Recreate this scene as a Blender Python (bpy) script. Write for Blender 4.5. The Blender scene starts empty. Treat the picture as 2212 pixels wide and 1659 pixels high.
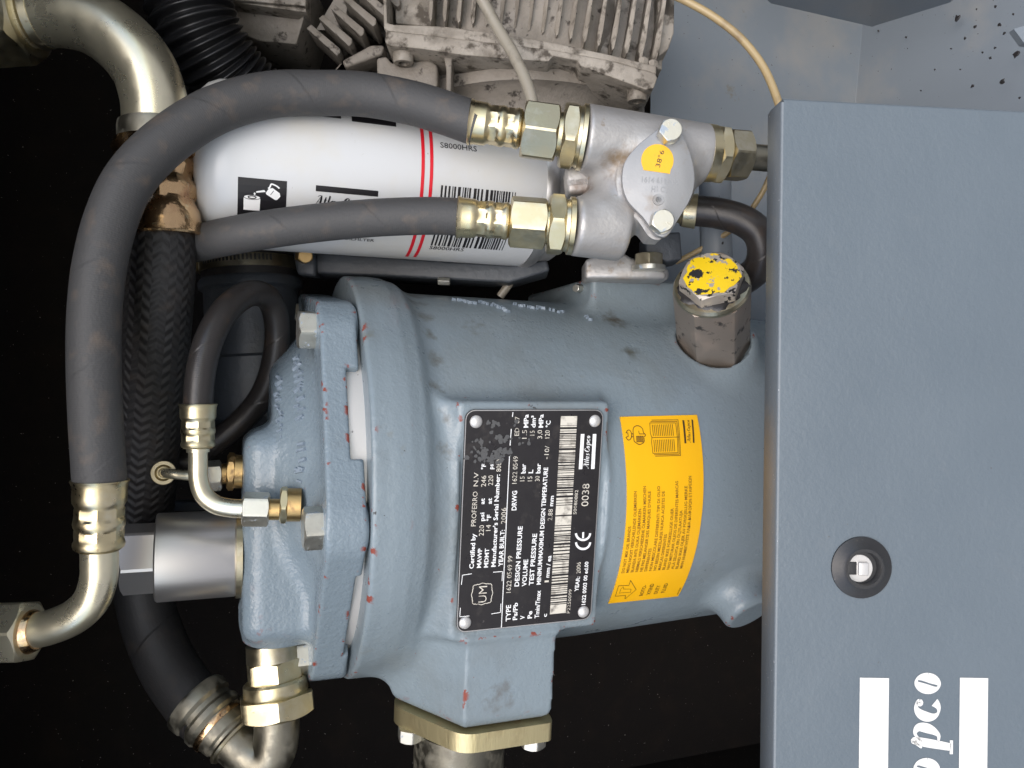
import bpy, bmesh, math, random
import numpy as np
from mathutils import Vector, Matrix

random.seed(7)
rng = np.random.default_rng(7)
scene = bpy.context.scene
COL = scene.collection

# ---------------------------------------------------------------- frame of reference
# The machine is laid out in "u, v, w": u runs down the machine, v sideways, w towards the open front,
# one unit = 0.2 mm.  The photograph was taken with the phone turned, so the machine's top is picture left.
S = 0.0002
CU, CV, F = 1106.0, 829.0, 1703.0
PITCH = math.radians(20)
BASE_Z = 0.55
_s, _c = math.sin(PITCH), math.cos(PITCH)
MW = np.array([[0, -1, 0], [-_s, 0, -_c], [-_c, 0, _s]])


def W(P):
    P = np.atleast_2d(np.asarray(P, float))
    return ((P - np.array([CU, CV, 0.0])) * S) @ MW.T + np.array([0, 0, BASE_Z])


def PX(x, y, w):                      # a point sighted in the photograph, at its own depth w
    k = (F - w) / F
    return np.array([CU + (x - CU) * k, CV + (y - CV) * k, w])


def rr(r, w):                         # a sighted radius at depth w, as a real size
    return r * (F - w) / F


# ---------------------------------------------------------------- camera
cam_d = bpy.data.cameras.new('camera')
cam = bpy.data.objects.new('camera', cam_d)
COL.objects.link(cam)
cam_d.sensor_width = 36
cam_d.lens = 36 * F / 2212
cam_d.clip_start = 0.01
cam_d.clip_end = 200
right = MW @ np.array([1, 0, 0]); up = MW @ np.array([0, -1, 0]); back = MW @ np.array([0, 0, 1])
m = Matrix.Identity(4)
for i in range(3):
    m[i][0], m[i][1], m[i][2] = right[i], up[i], back[i]
m.translation = Vector(W([CU, CV, F])[0])
cam.matrix_world = m
scene.camera = cam

# ---------------------------------------------------------------- daylight
SUN_EL, SUN_AZ = math.radians(46), math.radians(-6)   # azimuth measured from the open front towards -X
world = bpy.data.worlds.new('World'); scene.world = world; world.use_nodes = True
nt = world.node_tree
sky = nt.nodes.new('ShaderNodeTexSky'); sky.sky_type = 'NISHITA'; sky.sun_disc = False
sky.sun_elevation = SUN_EL
sky.air_density = 1.0; sky.dust_density = 2.0; sky.ozone_density = 1.0
bgn = nt.nodes['Background']; bgn.inputs[1].default_value = 0.15
nt.links.new(sky.outputs[0], bgn.inputs[0])
sd = Vector((math.sin(SUN_AZ) * math.cos(SUN_EL), -math.cos(SUN_AZ) * math.cos(SUN_EL), math.sin(SUN_EL)))
sky.sun_rotation = math.atan2(sd.x, sd.y)
sun_d = bpy.data.lights.new('sun', 'SUN'); sun_d.energy = 1.15; sun_d.angle = math.radians(60); sun_d.color = (1, 0.96, 0.9)
sun = bpy.data.objects.new('sun', sun_d); COL.objects.link(sun)
sun.rotation_euler = sd.to_track_quat('Z', 'Y').to_euler()
vs = scene.view_settings
vs.view_transform = 'Standard'; vs.look = 'None'; vs.exposure = 0.82; vs.gamma = 1; vs.use_curve_mapping = False
scene.cycles.use_denoising = True
scene.cycles.max_bounces = 8

# ---------------------------------------------------------------- materials
MATS = {}


def material(name, base, rough=0.5, metal=0.0, bumps=(), layers=(), spec=0.5, edge=None, coat=0.0, rvar=None, spots=(), band=None):
    """bumps: (size, strength, detail[, stretch]); layers: (size, lo, hi, colour, rough or None, detail[, mask offset])"""
    if name in MATS:
        return MATS[name]
    mt = bpy.data.materials.new(name); mt.use_nodes = True; MATS[name] = mt
    t = mt.node_tree; N = t.nodes; L = t.links
    bs = N['Principled BSDF']
    tc = N.new('ShaderNodeTexCoord')
    bs.inputs['Metallic'].default_value = metal
    bs.inputs['Specular IOR Level'].default_value = spec
    bs.inputs['Coat Weight'].default_value = coat
    bs.inputs['Coat Roughness'].default_value = 0.15

    def noise(size, detail, off=0.0, stretch=None):
        src = tc.outputs['Object']
        if off or stretch:
            mp = N.new('ShaderNodeMapping'); L.new(src, mp.inputs[0])
            mp.inputs['Location'].default_value = (off, off * .7, off * .3)
            if stretch: mp.inputs['Scale'].default_value = stretch
            src = mp.outputs[0]
        n = N.new('ShaderNodeTexNoise'); L.new(src, n.inputs['Vector'])
        n.inputs['Scale'].default_value = 1.0 / (size * S)
        n.inputs['Detail'].default_value = detail
        n.inputs['Roughness'].default_value = 0.6
        return n.outputs['Fac']

    def ramp(src, lo, hi):
        r = N.new('ShaderNodeMapRange'); r.clamp = True
        L.new(src, r.inputs[0]); r.inputs[1].default_value = lo; r.inputs[2].default_value = hi
        return r.outputs[0]
    rgb = N.new('ShaderNodeRGB'); rgb.outputs[0].default_value = (*base, 1)
    col = rgb.outputs[0]
    rv = N.new('ShaderNodeValue'); rv.outputs[0].default_value = rough
    rou = rv.outputs[0]; met = None
    if rvar:
        r = N.new('ShaderNodeMapRange'); L.new(noise(rvar[0], 4, 3.3), r.inputs[0])
        r.inputs[1].default_value = .3; r.inputs[2].default_value = .7
        r.inputs[3].default_value = rough - rvar[1]; r.inputs[4].default_value = rough + rvar[1]
        rou = r.outputs[0]
    def geo_mask(kind, spec_):
        if kind == 'spot':
            p_, r_ = spec_
            vm = N.new('ShaderNodeVectorMath'); vm.operation = 'DISTANCE'; L.new(tc.outputs['Object'], vm.inputs[0]); vm.inputs[1].default_value = tuple(W(p_)[0])
            src, c_, h_ = vm.outputs['Value'], 0.0, r_ * S
        else:
            z0, h_ = spec_; sx = N.new('ShaderNodeSeparateXYZ'); L.new(tc.outputs['Object'], sx.inputs[0])
            sb = N.new('ShaderNodeMath'); sb.operation = 'SUBTRACT'; L.new(sx.outputs[2], sb.inputs[0]); sb.inputs[1].default_value = z0
            ab = N.new('ShaderNodeMath'); ab.operation = 'ABSOLUTE'; L.new(sb.outputs[0], ab.inputs[0]); src = ab.outputs[0]
        r = N.new('ShaderNodeMapRange'); r.clamp = True; r.interpolation_type = 'SMOOTHSTEP'; L.new(src, r.inputs[0])
        r.inputs[1].default_value = 0; r.inputs[2].default_value = h_; r.inputs[3].default_value = 1; r.inputs[4].default_value = 0
        return r.outputs[0]

    ncache = {}

    def stain(mask, c2, lo, hi, size, off, r2):
        nonlocal col, rou
        mul = N.new('ShaderNodeMath'); mul.operation = 'MULTIPLY'; L.new(mask, mul.inputs[0])
        if size not in ncache: ncache[size] = noise(size, 6, off)
        L.new(ncache[size], mul.inputs[1])
        fac = ramp(mul.outputs[0], lo, hi)
        mx = N.new('ShaderNodeMix'); mx.data_type = 'RGBA'; L.new(fac, mx.inputs[0]); L.new(col, mx.inputs[6]); mx.inputs[7].default_value = (*c2, 1); col = mx.outputs[2]
        mr = N.new('ShaderNodeMix'); L.new(fac, mr.inputs[0]); L.new(rou, mr.inputs[2]); mr.inputs[3].default_value = r2; rou = mr.outputs[0]
    for k_, (p_, r_, c2, lo_, hi_, sz_) in enumerate(spots): stain(geo_mask('spot', (p_, r_)), c2, lo_, hi_, sz_, 2.2 + k_, .6)
    if band: stain(geo_mask('band', band[:2]), band[2], band[3], band[4], band[5], 8.4, .65)
    alll = [(l, None) for l in layers] + ([(edge, 1)] if edge else [])
    for l, is_edge in alll:
        size, lo, hi, c2, r2, det = l[:6]
        fac = ramp(noise(size, det, l[6] if len(l) > 6 else 1.7, l[7] if len(l) > 7 else None), lo, hi)
        if is_edge:
            g = N.new('ShaderNodeNewGeometry')
            pt = ramp(g.outputs['Pointiness'], 0.505, 0.53)
            mul = N.new('ShaderNodeMath'); mul.operation = 'MULTIPLY'
            L.new(fac, mul.inputs[0]); L.new(pt, mul.inputs[1]); fac = mul.outputs[0]
        mx = N.new('ShaderNodeMix'); mx.data_type = 'RGBA'
        L.new(fac, mx.inputs[0]); L.new(col, mx.inputs[6]); mx.inputs[7].default_value = (*c2, 1); col = mx.outputs[2]
        if r2 is not None:
            mr = N.new('ShaderNodeMix'); L.new(fac, mr.inputs[0]); L.new(rou, mr.inputs[2]); mr.inputs[3].default_value = r2; rou = mr.outputs[0]
            if metal > 0.5:
                mm = N.new('ShaderNodeMix'); L.new(fac, mm.inputs[0])
                if met is None: mm.inputs[2].default_value = metal
                else: L.new(met, mm.inputs[2])
                mm.inputs[3].default_value = 0.15; met = mm.outputs[0]
    L.new(col, bs.inputs['Base Color']); L.new(rou, bs.inputs['Roughness'])
    if met is not None: L.new(met, bs.inputs['Metallic'])
    nrm = None
    for bmp in bumps:
        size, st, det = bmp[:3]
        b = N.new('ShaderNodeBump'); b.inputs['Strength'].default_value = st
        b.inputs['Distance'].default_value = size * S * 0.35
        L.new(noise(size, det, 5.1, bmp[3] if len(bmp) > 3 else None), b.inputs['Height'])
        if nrm is not None: L.new(nrm, b.inputs['Normal'])
        nrm = b.outputs[0]
    if nrm is not None: L.new(nrm, bs.inputs['Normal'])
    return mt


PAINT = (0.190, 0.232, 0.258)
BROWN = (0.10, 0.085, 0.06)
RED = (0.20, 0.038, 0.022)
MARKM = material('painted_casting_marks', (0.20, 0.245, 0.295), 0.4, bumps=((8, .3, 2),))
LIDM = material('painted_lid_iron', (0.182, 0.228, 0.263), 0.28, bumps=((20, .22, 2), (9, .50, 2)), rvar=(60, .07),
                layers=((260, .60, .85, (0.15, 0.165, 0.17), None, 5), (12, .74, .76, (0.03, 0.03, 0.03), .6, 3, 9.1), (30, .735, .75, RED, .6, 5, 6.3)),
                edge=(30, .60, .62, RED, .65, 5, 2.9))
PANEL = material('panel_powder_coat', (0.112, 0.137, 0.157), 0.36, bumps=((9, .26, 2), (60, .06, 2), (420, .10, 1)), rvar=(200, .07),
                 layers=((500, .4, .9, (0.098, 0.122, 0.142), None, 3), (90, .62, .85, (0.12, 0.14, 0.155), .5, 6, 5.2), (12, .77, .79, (0.09, 0.09, 0.09), None, 2, 4.1), (120, .72, .75, (0.14, 0.16, 0.175), .5, 3, 13.7, (1, 1, .06))))
PANELEDGE = material('panel_edge_coat', (0.14, 0.16, 0.175), 0.45, bumps=((9, .25, 2),),
                     layers=((5, .73, .76, (0.7, 0.7, 0.7), .6, 2), (60, .6, .8, (0.17, 0.18, 0.18), None, 4)))
SHEET = material('inner_sheet_paint', (0.165, 0.19, 0.215), 0.45, bumps=((8, .12, 2),),
                 layers=((260, .50, .72, (0.215, 0.22, 0.22), .6, 6), (110, .68, .74, (0.16, 0.15, 0.13), .7, 6, 3.3),
                         (26, .735, .75, (0.012, 0.012, 0.014), .4, 3, 6.6), (11, .74, .76, (0.02, 0.02, 0.02), .5, 2, 8.8)))
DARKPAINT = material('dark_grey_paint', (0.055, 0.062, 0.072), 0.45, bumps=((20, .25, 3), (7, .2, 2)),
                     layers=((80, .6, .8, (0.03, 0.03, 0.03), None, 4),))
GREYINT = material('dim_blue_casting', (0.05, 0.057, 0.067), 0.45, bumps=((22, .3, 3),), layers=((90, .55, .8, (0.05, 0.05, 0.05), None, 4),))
GOLD = material('yellow_zinc_steel', (0.60, 0.52, 0.33), 0.36, 1.0, bumps=((5, .06, 2),), rvar=(30, .10),
                layers=((45, .45, .75, (0.66, 0.62, 0.48), None, 4), (28, .68, .78, (0.22, 0.14, 0.06), .6, 5, 4.4)))
GOLDDULL = material('dull_yellow_zinc_steel', (0.46, 0.41, 0.29), 0.36, 1.0, bumps=((6, .10, 2),), rvar=(30, .08),
                    layers=((40, .5, .75, (0.56, 0.52, 0.42), None, 4), (26, .66, .78, (0.20, 0.13, 0.07), .6, 5, 4.4)))
ZINC = material('zinc_pipe', (0.76, 0.70, 0.52), 0.30, .9, bumps=((6, .05, 2),), rvar=(60, .07),
                layers=((120, .5, .75, (0.60, 0.55, 0.42), None, 4), (30, .70, .80, (0.35, 0.30, 0.2), .5, 5, 4.4)))
ZINCDIRTY = material('dirty_zinc_pipe', (0.24, 0.225, 0.18), 0.42, 1.0, bumps=((8, .12, 3),), rvar=(40, .1),
                     layers=((50, .48, .7, (0.17, 0.155, 0.12), .55, 6),))
COPPER = material('coppery_ferrule', (0.66, 0.44, 0.24), 0.22, 1.0, bumps=((24, .18, 2), (10, .08, 2)), rvar=(30, .1),
                  layers=((60, .52, .72, (0.40, 0.20, 0.11), None, 5), (34, .62, .72, (0.72, 0.62, 0.40), None, 4, 6.1), (16, .68, .74, (0.07, 0.035, 0.02), .6, 5, 4.4)))
BRASSFER = material('brassy_ferrule', (0.66, 0.56, 0.35), 0.32, 1.0, bumps=((6, .06, 2),), rvar=(30, .08),
                    layers=((50, .5, .75, (0.72, 0.66, 0.50), None, 4), (34, .66, .76, (0.24, 0.10, 0.05), .55, 5, 4.4)))
BRASS = material('brass', (0.56, 0.38, 0.17), 0.35, 1.0, bumps=((6, .08, 2),), layers=((28, .55, .75, (0.30, 0.17, 0.08), .5, 4),))
STEEL = material('turned_steel', (0.62, 0.60, 0.585), 0.36, .9, bumps=((5, .10, 2, (1, 1, .08)),),
                 layers=((20, .74, .82, (0.30, 0.20, 0.12), .5, 4),))
BOLT = material('zinc_bolt', (0.58, 0.565, 0.50), 0.34, .9, bumps=((6, .08, 2),), rvar=(20, .08),
                layers=((26, .60, .66, (0.32, 0.37, 0.42), .5, 4, 2.2),))
ALU = material('cast_aluminium', (0.36, 0.35, 0.34), 0.40, .45, bumps=((7, .22, 2), (30, .12, 2)), rvar=(50, .06),
               layers=((150, .55, .74, (0.32, 0.27, 0.22), .55, 6), (46, .63, .74, (0.22, 0.16, 0.10), .6, 6, 3.1)),
               spots=((PX(1335, 345, -150), 120, (0.20, 0.145, 0.09), .30, .60, 40), (PX(1255, 410, -200), 90, (0.16, 0.11, 0.08), .28, .58, 40), (PX(1285, 255, -150), 90, (0.22, 0.17, 0.12), .34, .62, 40)))
ALUPLATE = material('aluminium_cover', (0.27, 0.272, 0.274), 0.45, .35, bumps=((6, .12, 2),), rvar=(40, .05),
                    layers=((70, .58, .8, (0.22, 0.18, 0.14), .55, 6),))
MACH = material('machined_ring', (0.60, 0.585, 0.565), 0.36, .4, bumps=((5, .08, 2),), layers=((18, .69, .74, (0.1, 0.09, 0.08), .6, 4),))
RUBBER = None
BLACKRUB = material('black_rubber', (0.022, 0.020, 0.020), 0.40, bumps=((10, .2, 3),), layers=((60, .55, .8, (0.05, 0.042, 0.036), .55, 5),))
LOCKBLK = material('lock_plastic', (0.022, 0.022, 0.023), 0.42, bumps=((8, .12, 2),), layers=((18, .68, .76, (0.16, 0.14, 0.12), .7, 4),))
FOAM = material('black_liner', (0.010, 0.0085, 0.008), 0.9, spec=.15, bumps=((16, .4, 3),),
                layers=((120, .5, .8, (0.016, 0.012, 0.010), None, 4), (9, .745, .77, (0.34, 0.32, 0.29), None, 2, 6.5)))
WHITE = material('white_filter_paint', (0.56, 0.57, 0.575), 0.28, bumps=((40, .03, 2),),
                 layers=((300, .46, .8, (0.55, 0.52, 0.44), None, 5), (9, .72, .76, (0.30, 0.26, 0.20), .5, 4, 3.4)))
INK = material('black_ink', (0.012, 0.011, 0.013), 0.35)
INKBROWN = material('brown_ink', (0.16, 0.07, 0.012), 0.5)
INKDARK = material('dark_brown_ink', (0.05, 0.022, 0.012), 0.5)
REDINK = material('red_ink', (0.62, 0.012, 0.025), 0.35)
PRINTW = material('white_print', (0.80, 0.80, 0.79), 0.45)
PRINTWORN = material('worn_white_print', (0.62, 0.58, 0.50), 0.5, layers=((20, .5, .75, (0.16, 0.14, 0.12), None, 5),))
PANELW = material('white_panel_print', (0.66, 0.65, 0.62), 0.42, bumps=((9, .12, 2),))
YELLOW = material('yellow_vinyl', (0.83, 0.43, 0.007), 0.40, bumps=((50, .05, 2),), layers=((140, .66, .9, (0.80, 0.40, 0.03), None, 5),))
DOTYEL = material('yellow_dot_paper', (0.74, 0.40, 0.01), 0.55, bumps=((14, .15, 3),), layers=((16, .62, .8, (0.62, 0.33, 0.02), None, 4),))
PLATE = material('black_nameplate', (0.016, 0.014, 0.015), 0.34, bumps=((9, .07, 3),), rvar=(30, .08),
                 layers=((34, .58, .74, (0.035, 0.03, 0.028), .5, 6), (8, .70, .78, (0.10, 0.09, 0.085), .6, 3, 3.4)))
SMUDGE = material('grey_overspray', (0.075, 0.075, 0.075), 0.55, bumps=((8, .35, 3),))
BEIGE = material('dirty_beige_casting', (0.30, 0.27, 0.23), 0.55, bumps=((26, .35, 4), (8, .35, 3)),
                 layers=((95, .50, .70, (0.10, 0.085, 0.065), .7, 7, 11.3), (160, .46, .68, (0.19, 0.165, 0.135), .7, 7), (46, .53, .64, (0.07, 0.058, 0.045), .8, 7, 3.9), (18, .68, .72, (0.03, 0.025, 0.02), .8, 5, 7.9)))
BEIGEDK = material('grimy_beige_casting', (0.235, 0.21, 0.18), 0.6, bumps=((26, .4, 4), (8, .35, 3)),
                   layers=((120, .45, .68, (0.16, 0.14, 0.115), .7, 7), (36, .58, .66, (0.05, 0.042, 0.035), .8, 7, 3.9)))
TUBEGREY = material('grey_nylon_tube', (0.27, 0.245, 0.20), 0.35, layers=((40, .5, .75, (0.16, 0.14, 0.11), None, 5),))
TUBETAN = material('tan_nylon_tube', (0.36, 0.27, 0.14), 0.38, layers=((50, .5, .75, (0.22, 0.16, 0.09), None, 4),))
CONCRETE = material('concrete', (0.36, 0.35, 0.33), 0.85, layers=((3000, .4, .7, (0.22, 0.21, 0.2), None, 5),))
PLUGM = material('grimy_plug_steel', (0.40, 0.36, 0.31), 0.42, 0.4, bumps=((9, .2, 3),),
                 layers=((60, .5, .75, (0.30, 0.245, 0.20), .55, 6), (24, .585, .61, (0.016, 0.016, 0.017), .55, 4, 3.3)))
NECKM = material('brownish_neck_steel', (0.30, 0.255, 0.215), 0.36, 0.6, bumps=((9, .12, 3),),
                 layers=((90, .5, .75, (0.29, 0.225, 0.18), .5, 6), (46, .58, .64, (0.03, 0.028, 0.026), .55, 6, 5.6)))
PLUGTOP = material('chipped_yellow_paint', (0.82, 0.56, 0.01), 0.42, bumps=((9, .15, 3),),
                   layers=((44, .545, .56, (0.018, 0.018, 0.02), .5, 5, 2.0), (36, .57, .585, (0.34, 0.31, 0.27), .5, 5, 8.2)))


def uv_rubber(name, base, pitch, seam, fine, braid=None, rough=.48):
    mt = bpy.data.materials.new(name); mt.use_nodes = True
    t = mt.node_tree; N = t.nodes; L = t.links; bs = N['Principled BSDF']
    uv = N.new('ShaderNodeUVMap'); sep = N.new('ShaderNodeSeparateXYZ'); L.new(uv.outputs[0], sep.inputs[0])

    def mth(op, a, b=None):
        n = N.new('ShaderNodeMath'); n.operation = op
        for i, x in enumerate((a, b)):
            if x is None: continue
            if isinstance(x, (int, float)): n.inputs[i].default_value = x
            else: L.new(x, n.inputs[i])
        return n.outputs[0]
    tc = N.new('ShaderNodeTexCoord')

    def noise(size, det):
        n = N.new('ShaderNodeTexNoise'); L.new(tc.outputs['Object'], n.inputs[0]); n.inputs['Scale'].default_value = 1 / (size * S); n.inputs['Detail'].default_value = det
        return n.outputs['Fac']
    U, V = sep.outputs[0], sep.outputs[1]
    cols = N.new('ShaderNodeMix'); cols.data_type = 'RGBA'
    cols.inputs[6].default_value = (*base, 1); cols.inputs[7].default_value = (base[0] * 1.9, base[1] * 1.55, base[2] * 1.25, 1)
    mr = N.new('ShaderNodeMapRange'); L.new(noise(45, 6), mr.inputs[0]); mr.inputs[1].default_value = .55; mr.inputs[2].default_value = .8
    L.new(mr.outputs[0], cols.inputs[0]); L.new(cols.outputs[2], bs.inputs['Base Color'])
    bs.inputs['Roughness'].default_value = rough
    bs.inputs['Specular IOR Level'].default_value = .45
    h = mth('MULTIPLY', noise(6, 3), fine)
    if braid:
        p, n = braid
        a1 = mth('SINE', mth('MULTIPLY', mth('ADD', mth('DIVIDE', U, p), mth('MULTIPLY', V, n)), 2 * math.pi))
        a2 = mth('SINE', mth('MULTIPLY', mth('SUBTRACT', mth('DIVIDE', U, p), mth('MULTIPLY', V, n)), 2 * math.pi))
        q1 = mth('SINE', mth('MULTIPLY', mth('ADD', mth('DIVIDE', U, p * .5), mth('MULTIPLY', V, n * 2)), 2 * math.pi))
        U = mth('ADD', U, mth('MULTIPLY', noise(50, 3), 14))
        sel = mth('GREATER_THAN', mth('SINE', mth('MULTIPLY', V, 2 * math.pi * n)), 0.0)
        bb = mth('ADD', mth('MULTIPLY', a1, sel), mth('MULTIPLY', a2, mth('SUBTRACT', 1.0, sel)))
        h = mth('ADD', mth('MULTIPLY', h, 2.0), mth('MULTIPLY', bb, mth('MULTIPLY', noise(60, 3), 1.3)))
    else:
        wob = mth('MULTIPLY', noise(40, 2), .06)
        fr = mth('FRACT', mth('ADD', mth('ADD', mth('DIVIDE', U, pitch), V), wob))
        ln = N.new('ShaderNodeMapRange'); L.new(fr, ln.inputs[0]); ln.inputs[1].default_value = 0; ln.inputs[2].default_value = .035
        ln.inputs[3].default_value = -seam; ln.inputs[4].default_value = 0
        h = mth('ADD', h, ln.outputs[0])
        st = mth('MULTIPLY', mth('SINE', mth('MULTIPLY', U, 2 * math.pi / 4.5)), .025)
        h = mth('ADD', h, st)
    b = N.new('ShaderNodeBump'); b.inputs['Strength'].default_value = .7; b.inputs['Distance'].default_value = 3 * S
    L.new(h, b.inputs['Height']); L.new(b.outputs[0], bs.inputs['Normal'])
    return mt


HOSE = uv_rubber('wrapped_rubber_hose', (0.054, 0.053, 0.053), 210, .5, .35, rough=.6)
HOSEBLK = uv_rubber('black_rubber_hose', (0.026, 0.023, 0.022), 180, .5, .15, rough=.36)
HOSEDIM = uv_rubber('dull_black_rubber_hose', (0.014, 0.0135, 0.014), 230, .7, .25, rough=.55)
BRAID = uv_rubber('braided_hose', (0.017, 0.016, 0.016), 1, 0, .3, braid=(24, 14), rough=.6)

# ---------------------------------------------------------------- object helpers
THINGS = []


def thing(name, label, cat, group=None):
    o = bpy.data.objects.new(name, None); COL.objects.link(o)
    o.empty_display_size = .01
    o['label'] = label; o['category'] = cat
    if group: o['group'] = group
    THINGS.append(o)
    return o


def tag(o, label, cat, group=None):
    o['label'] = label; o['category'] = cat
    if group: o['group'] = group
    return o


def structure(o):
    o['kind'] = 'structure'; return o


def mk(name, verts, faces, mat, parent=None, angle=35, uvs=None, flip=None, smooth=True, label=None):
    V3 = W(verts)
    me = bpy.data.meshes.new(name)
    if flip is not None:                       # large surfaces whose winding is known
        F4 = np.asarray(faces, np.int32)
        if flip: F4 = F4[:, ::-1]
        me.vertices.add(len(V3)); me.vertices.foreach_set('co', V3.astype(np.float32).ravel())
        k = F4.shape[1]
        me.loops.add(F4.size); me.loops.foreach_set('vertex_index', np.ascontiguousarray(F4).ravel())
        me.polygons.add(len(F4))
        me.polygons.foreach_set('loop_start', np.arange(0, F4.size, k, dtype=np.int32))
        me.polygons.foreach_set('loop_total', np.full(len(F4), k, np.int32))
        me.update(calc_edges=True); me.validate()
    else:
        me.from_pydata([tuple(p) for p in V3], [], [tuple(int(i) for i in f) for f in faces])
        if uvs is not None:
            ul = me.uv_layers.new(name='UVMap')
            for p in me.polygons:
                for li in p.loop_indices:
                    ul.data[li].uv = uvs[p.index][li - p.loop_start]
        bm = bmesh.new(); bm.from_mesh(me)
        bmesh.ops.recalc_face_normals(bm, faces=bm.faces)
        bm.to_mesh(me); bm.free()
    if smooth:
        me.polygons.foreach_set('use_smooth', np.ones(len(me.polygons), bool))
        if angle < 180: me.set_sharp_from_angle(angle=math.radians(angle))
    me.materials.append(mat)
    o = bpy.data.objects.new(name, me); COL.objects.link(o)
    if parent is not None: o.parent = parent
    if label: o['label'] = label
    return o


def norm(v): v = np.asarray(v, float); return v / np.linalg.norm(v)


def frame(d):
    d = norm(d); h = np.array([0, 1, 0.]) if abs(d[1]) < .8 else np.array([0, 0, 1.])
    x = norm(np.cross(h, d)); return x, np.cross(d, x), d


def smooth_path(pts, n=14):
    P = np.array(pts, float); Q = np.vstack([2 * P[0] - P[1], P, 2 * P[-1] - P[-2]]); out = []
    for i in range(1, len(Q) - 2):
        p0, p1, p2, p3 = Q[i - 1:i + 3]
        for t in np.linspace(0, 1, n, endpoint=False):
            out.append(.5 * ((2 * p1) + (p2 - p0) * t + (2 * p0 - 5 * p1 + 4 * p2 - p3) * t * t + (3 * p1 - p0 - 3 * p2 + p3) * t ** 3))
    out.append(Q[-2]); return np.array(out)


def tube(name, pts, r, mat, parent=None, seg=40, n=14, smooth_it=True, corr=None, squash=None):
    P = smooth_path(pts, n) if smooth_it else np.array(pts, float)
    T = np.gradient(P, axis=0); T /= np.linalg.norm(T, axis=1)[:, None]
    x, y, _ = frame(T[0]); L = np.concatenate([[0], np.cumsum(np.linalg.norm(np.diff(P, axis=0), axis=1))])
    vs_, an = [], np.linspace(0, 2 * np.pi, seg, endpoint=False)
    R = np.interp(np.linspace(0, 1, len(P)), np.linspace(0, 1, len(r)), r) if np.ndim(r) else np.full(len(P), float(r))
    for i in range(len(P)):
        x = norm(x - T[i] * (x @ T[i])); y = np.cross(T[i], x)
        q = R[i] if corr is None else R[i] + corr(L[i])
        vs_.append(P[i] + q * (np.cos(an)[:, None] * x + np.sin(an)[:, None] * y))
    V = np.vstack(vs_); fs, uv = [], []
    for i in range(len(P) - 1):
        for j in range(seg):
            k = (j + 1) % seg
            fs.append((i * seg + j, i * seg + k, (i + 1) * seg + k, (i + 1) * seg + j))
            uv.append(((L[i], j / seg), (L[i], (j + 1) / seg), (L[i + 1], (j + 1) / seg), (L[i + 1], j / seg)))
    nb = len(P)
    fs.append(tuple(range(seg))); uv.append([(0, 0)] * seg)
    fs.append(tuple((nb - 1) * seg + j for j in range(seg))); uv.append([(L[-1], 0)] * seg)
    return mk(name, V, fs, mat, parent, angle=60, uvs=uv)


def lathe(name, p0, p1, prof, mat, parent=None, seg=48, angle=32, facet=None):
    """prof: (distance 0..1 along p0-p1, radius); facet(d, theta) scales the radius"""
    p0, p1 = np.array(p0, float), np.array(p1, float); D = p1 - p0
    x, y, _ = frame(D); an = np.linspace(0, 2 * np.pi, seg, endpoint=False)
    V = []
    for d, r in prof:
        q = np.full(seg, float(r))
        if facet: q = q * facet(d, an)
        V.append(p0 + D * d + q[:, None] * (np.cos(an)[:, None] * x + np.sin(an)[:, None] * y))
    V = np.vstack(V); n = len(prof); fs = []
    for i in range(n - 1):
        for j in range(seg):
            k = (j + 1) % seg
            fs.append((i * seg + j, i * seg + k, (i + 1) * seg + k, (i + 1) * seg + j))
    fs.append(tuple(range(seg))); fs.append(tuple((n - 1) * seg + j for j in range(seg)))
    return mk(name, V, fs, mat, parent, angle=angle)


def hexnut(name, p0, p1, rc, mat, parent=None, c0=True, c1=True, rot=0.0, cham=.93, hole=0):
    """hexagon bar with turned (arched) chamfers; rc = radius across corners"""
    p0, p1 = np.array(p0, float), np.array(p1, float); D = p1 - p0; Ln = np.linalg.norm(D); d = D / Ln
    x, y, _ = frame(D); seg = 72; an = np.linspace(0, 2 * np.pi, seg, endpoint=False)
    ap = rc * math.cos(math.pi / 6)
    rh = ap / np.cos((an - rot + math.pi / 6) % (math.pi / 3) - math.pi / 6)
    rh = np.minimum(rh, rc * .985)
    rcut = ap * cham * 1.0
    dep = np.clip((rh - rcut) * .62, 0, None)
    e = lambda r: r[:, None] * (np.cos(an)[:, None] * x + np.sin(an)[:, None] * y)
    rings = []
    if c0: rings += [p0 + e(np.full(seg, rcut)), p0 + dep[:, None] * d + e(rh)]
    else: rings += [p0 + e(rh)]
    if c1: rings += [p1 - dep[:, None] * d + e(rh), p1 + e(np.full(seg, rcut))]
    else: rings += [p1 + e(rh)]
    V = np.vstack(rings); fs = []
    for i in range(len(rings) - 1):
        for j in range(seg):
            k = (j + 1) % seg
            fs.append((i * seg + j, i * seg + k, (i + 1) * seg + k, (i + 1) * seg + j))
    fs.append(tuple(range(seg))); fs.append(tuple((len(rings) - 1) * seg + j for j in range(seg)))
    return mk(name, V, fs, mat, parent, angle=22)


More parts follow.
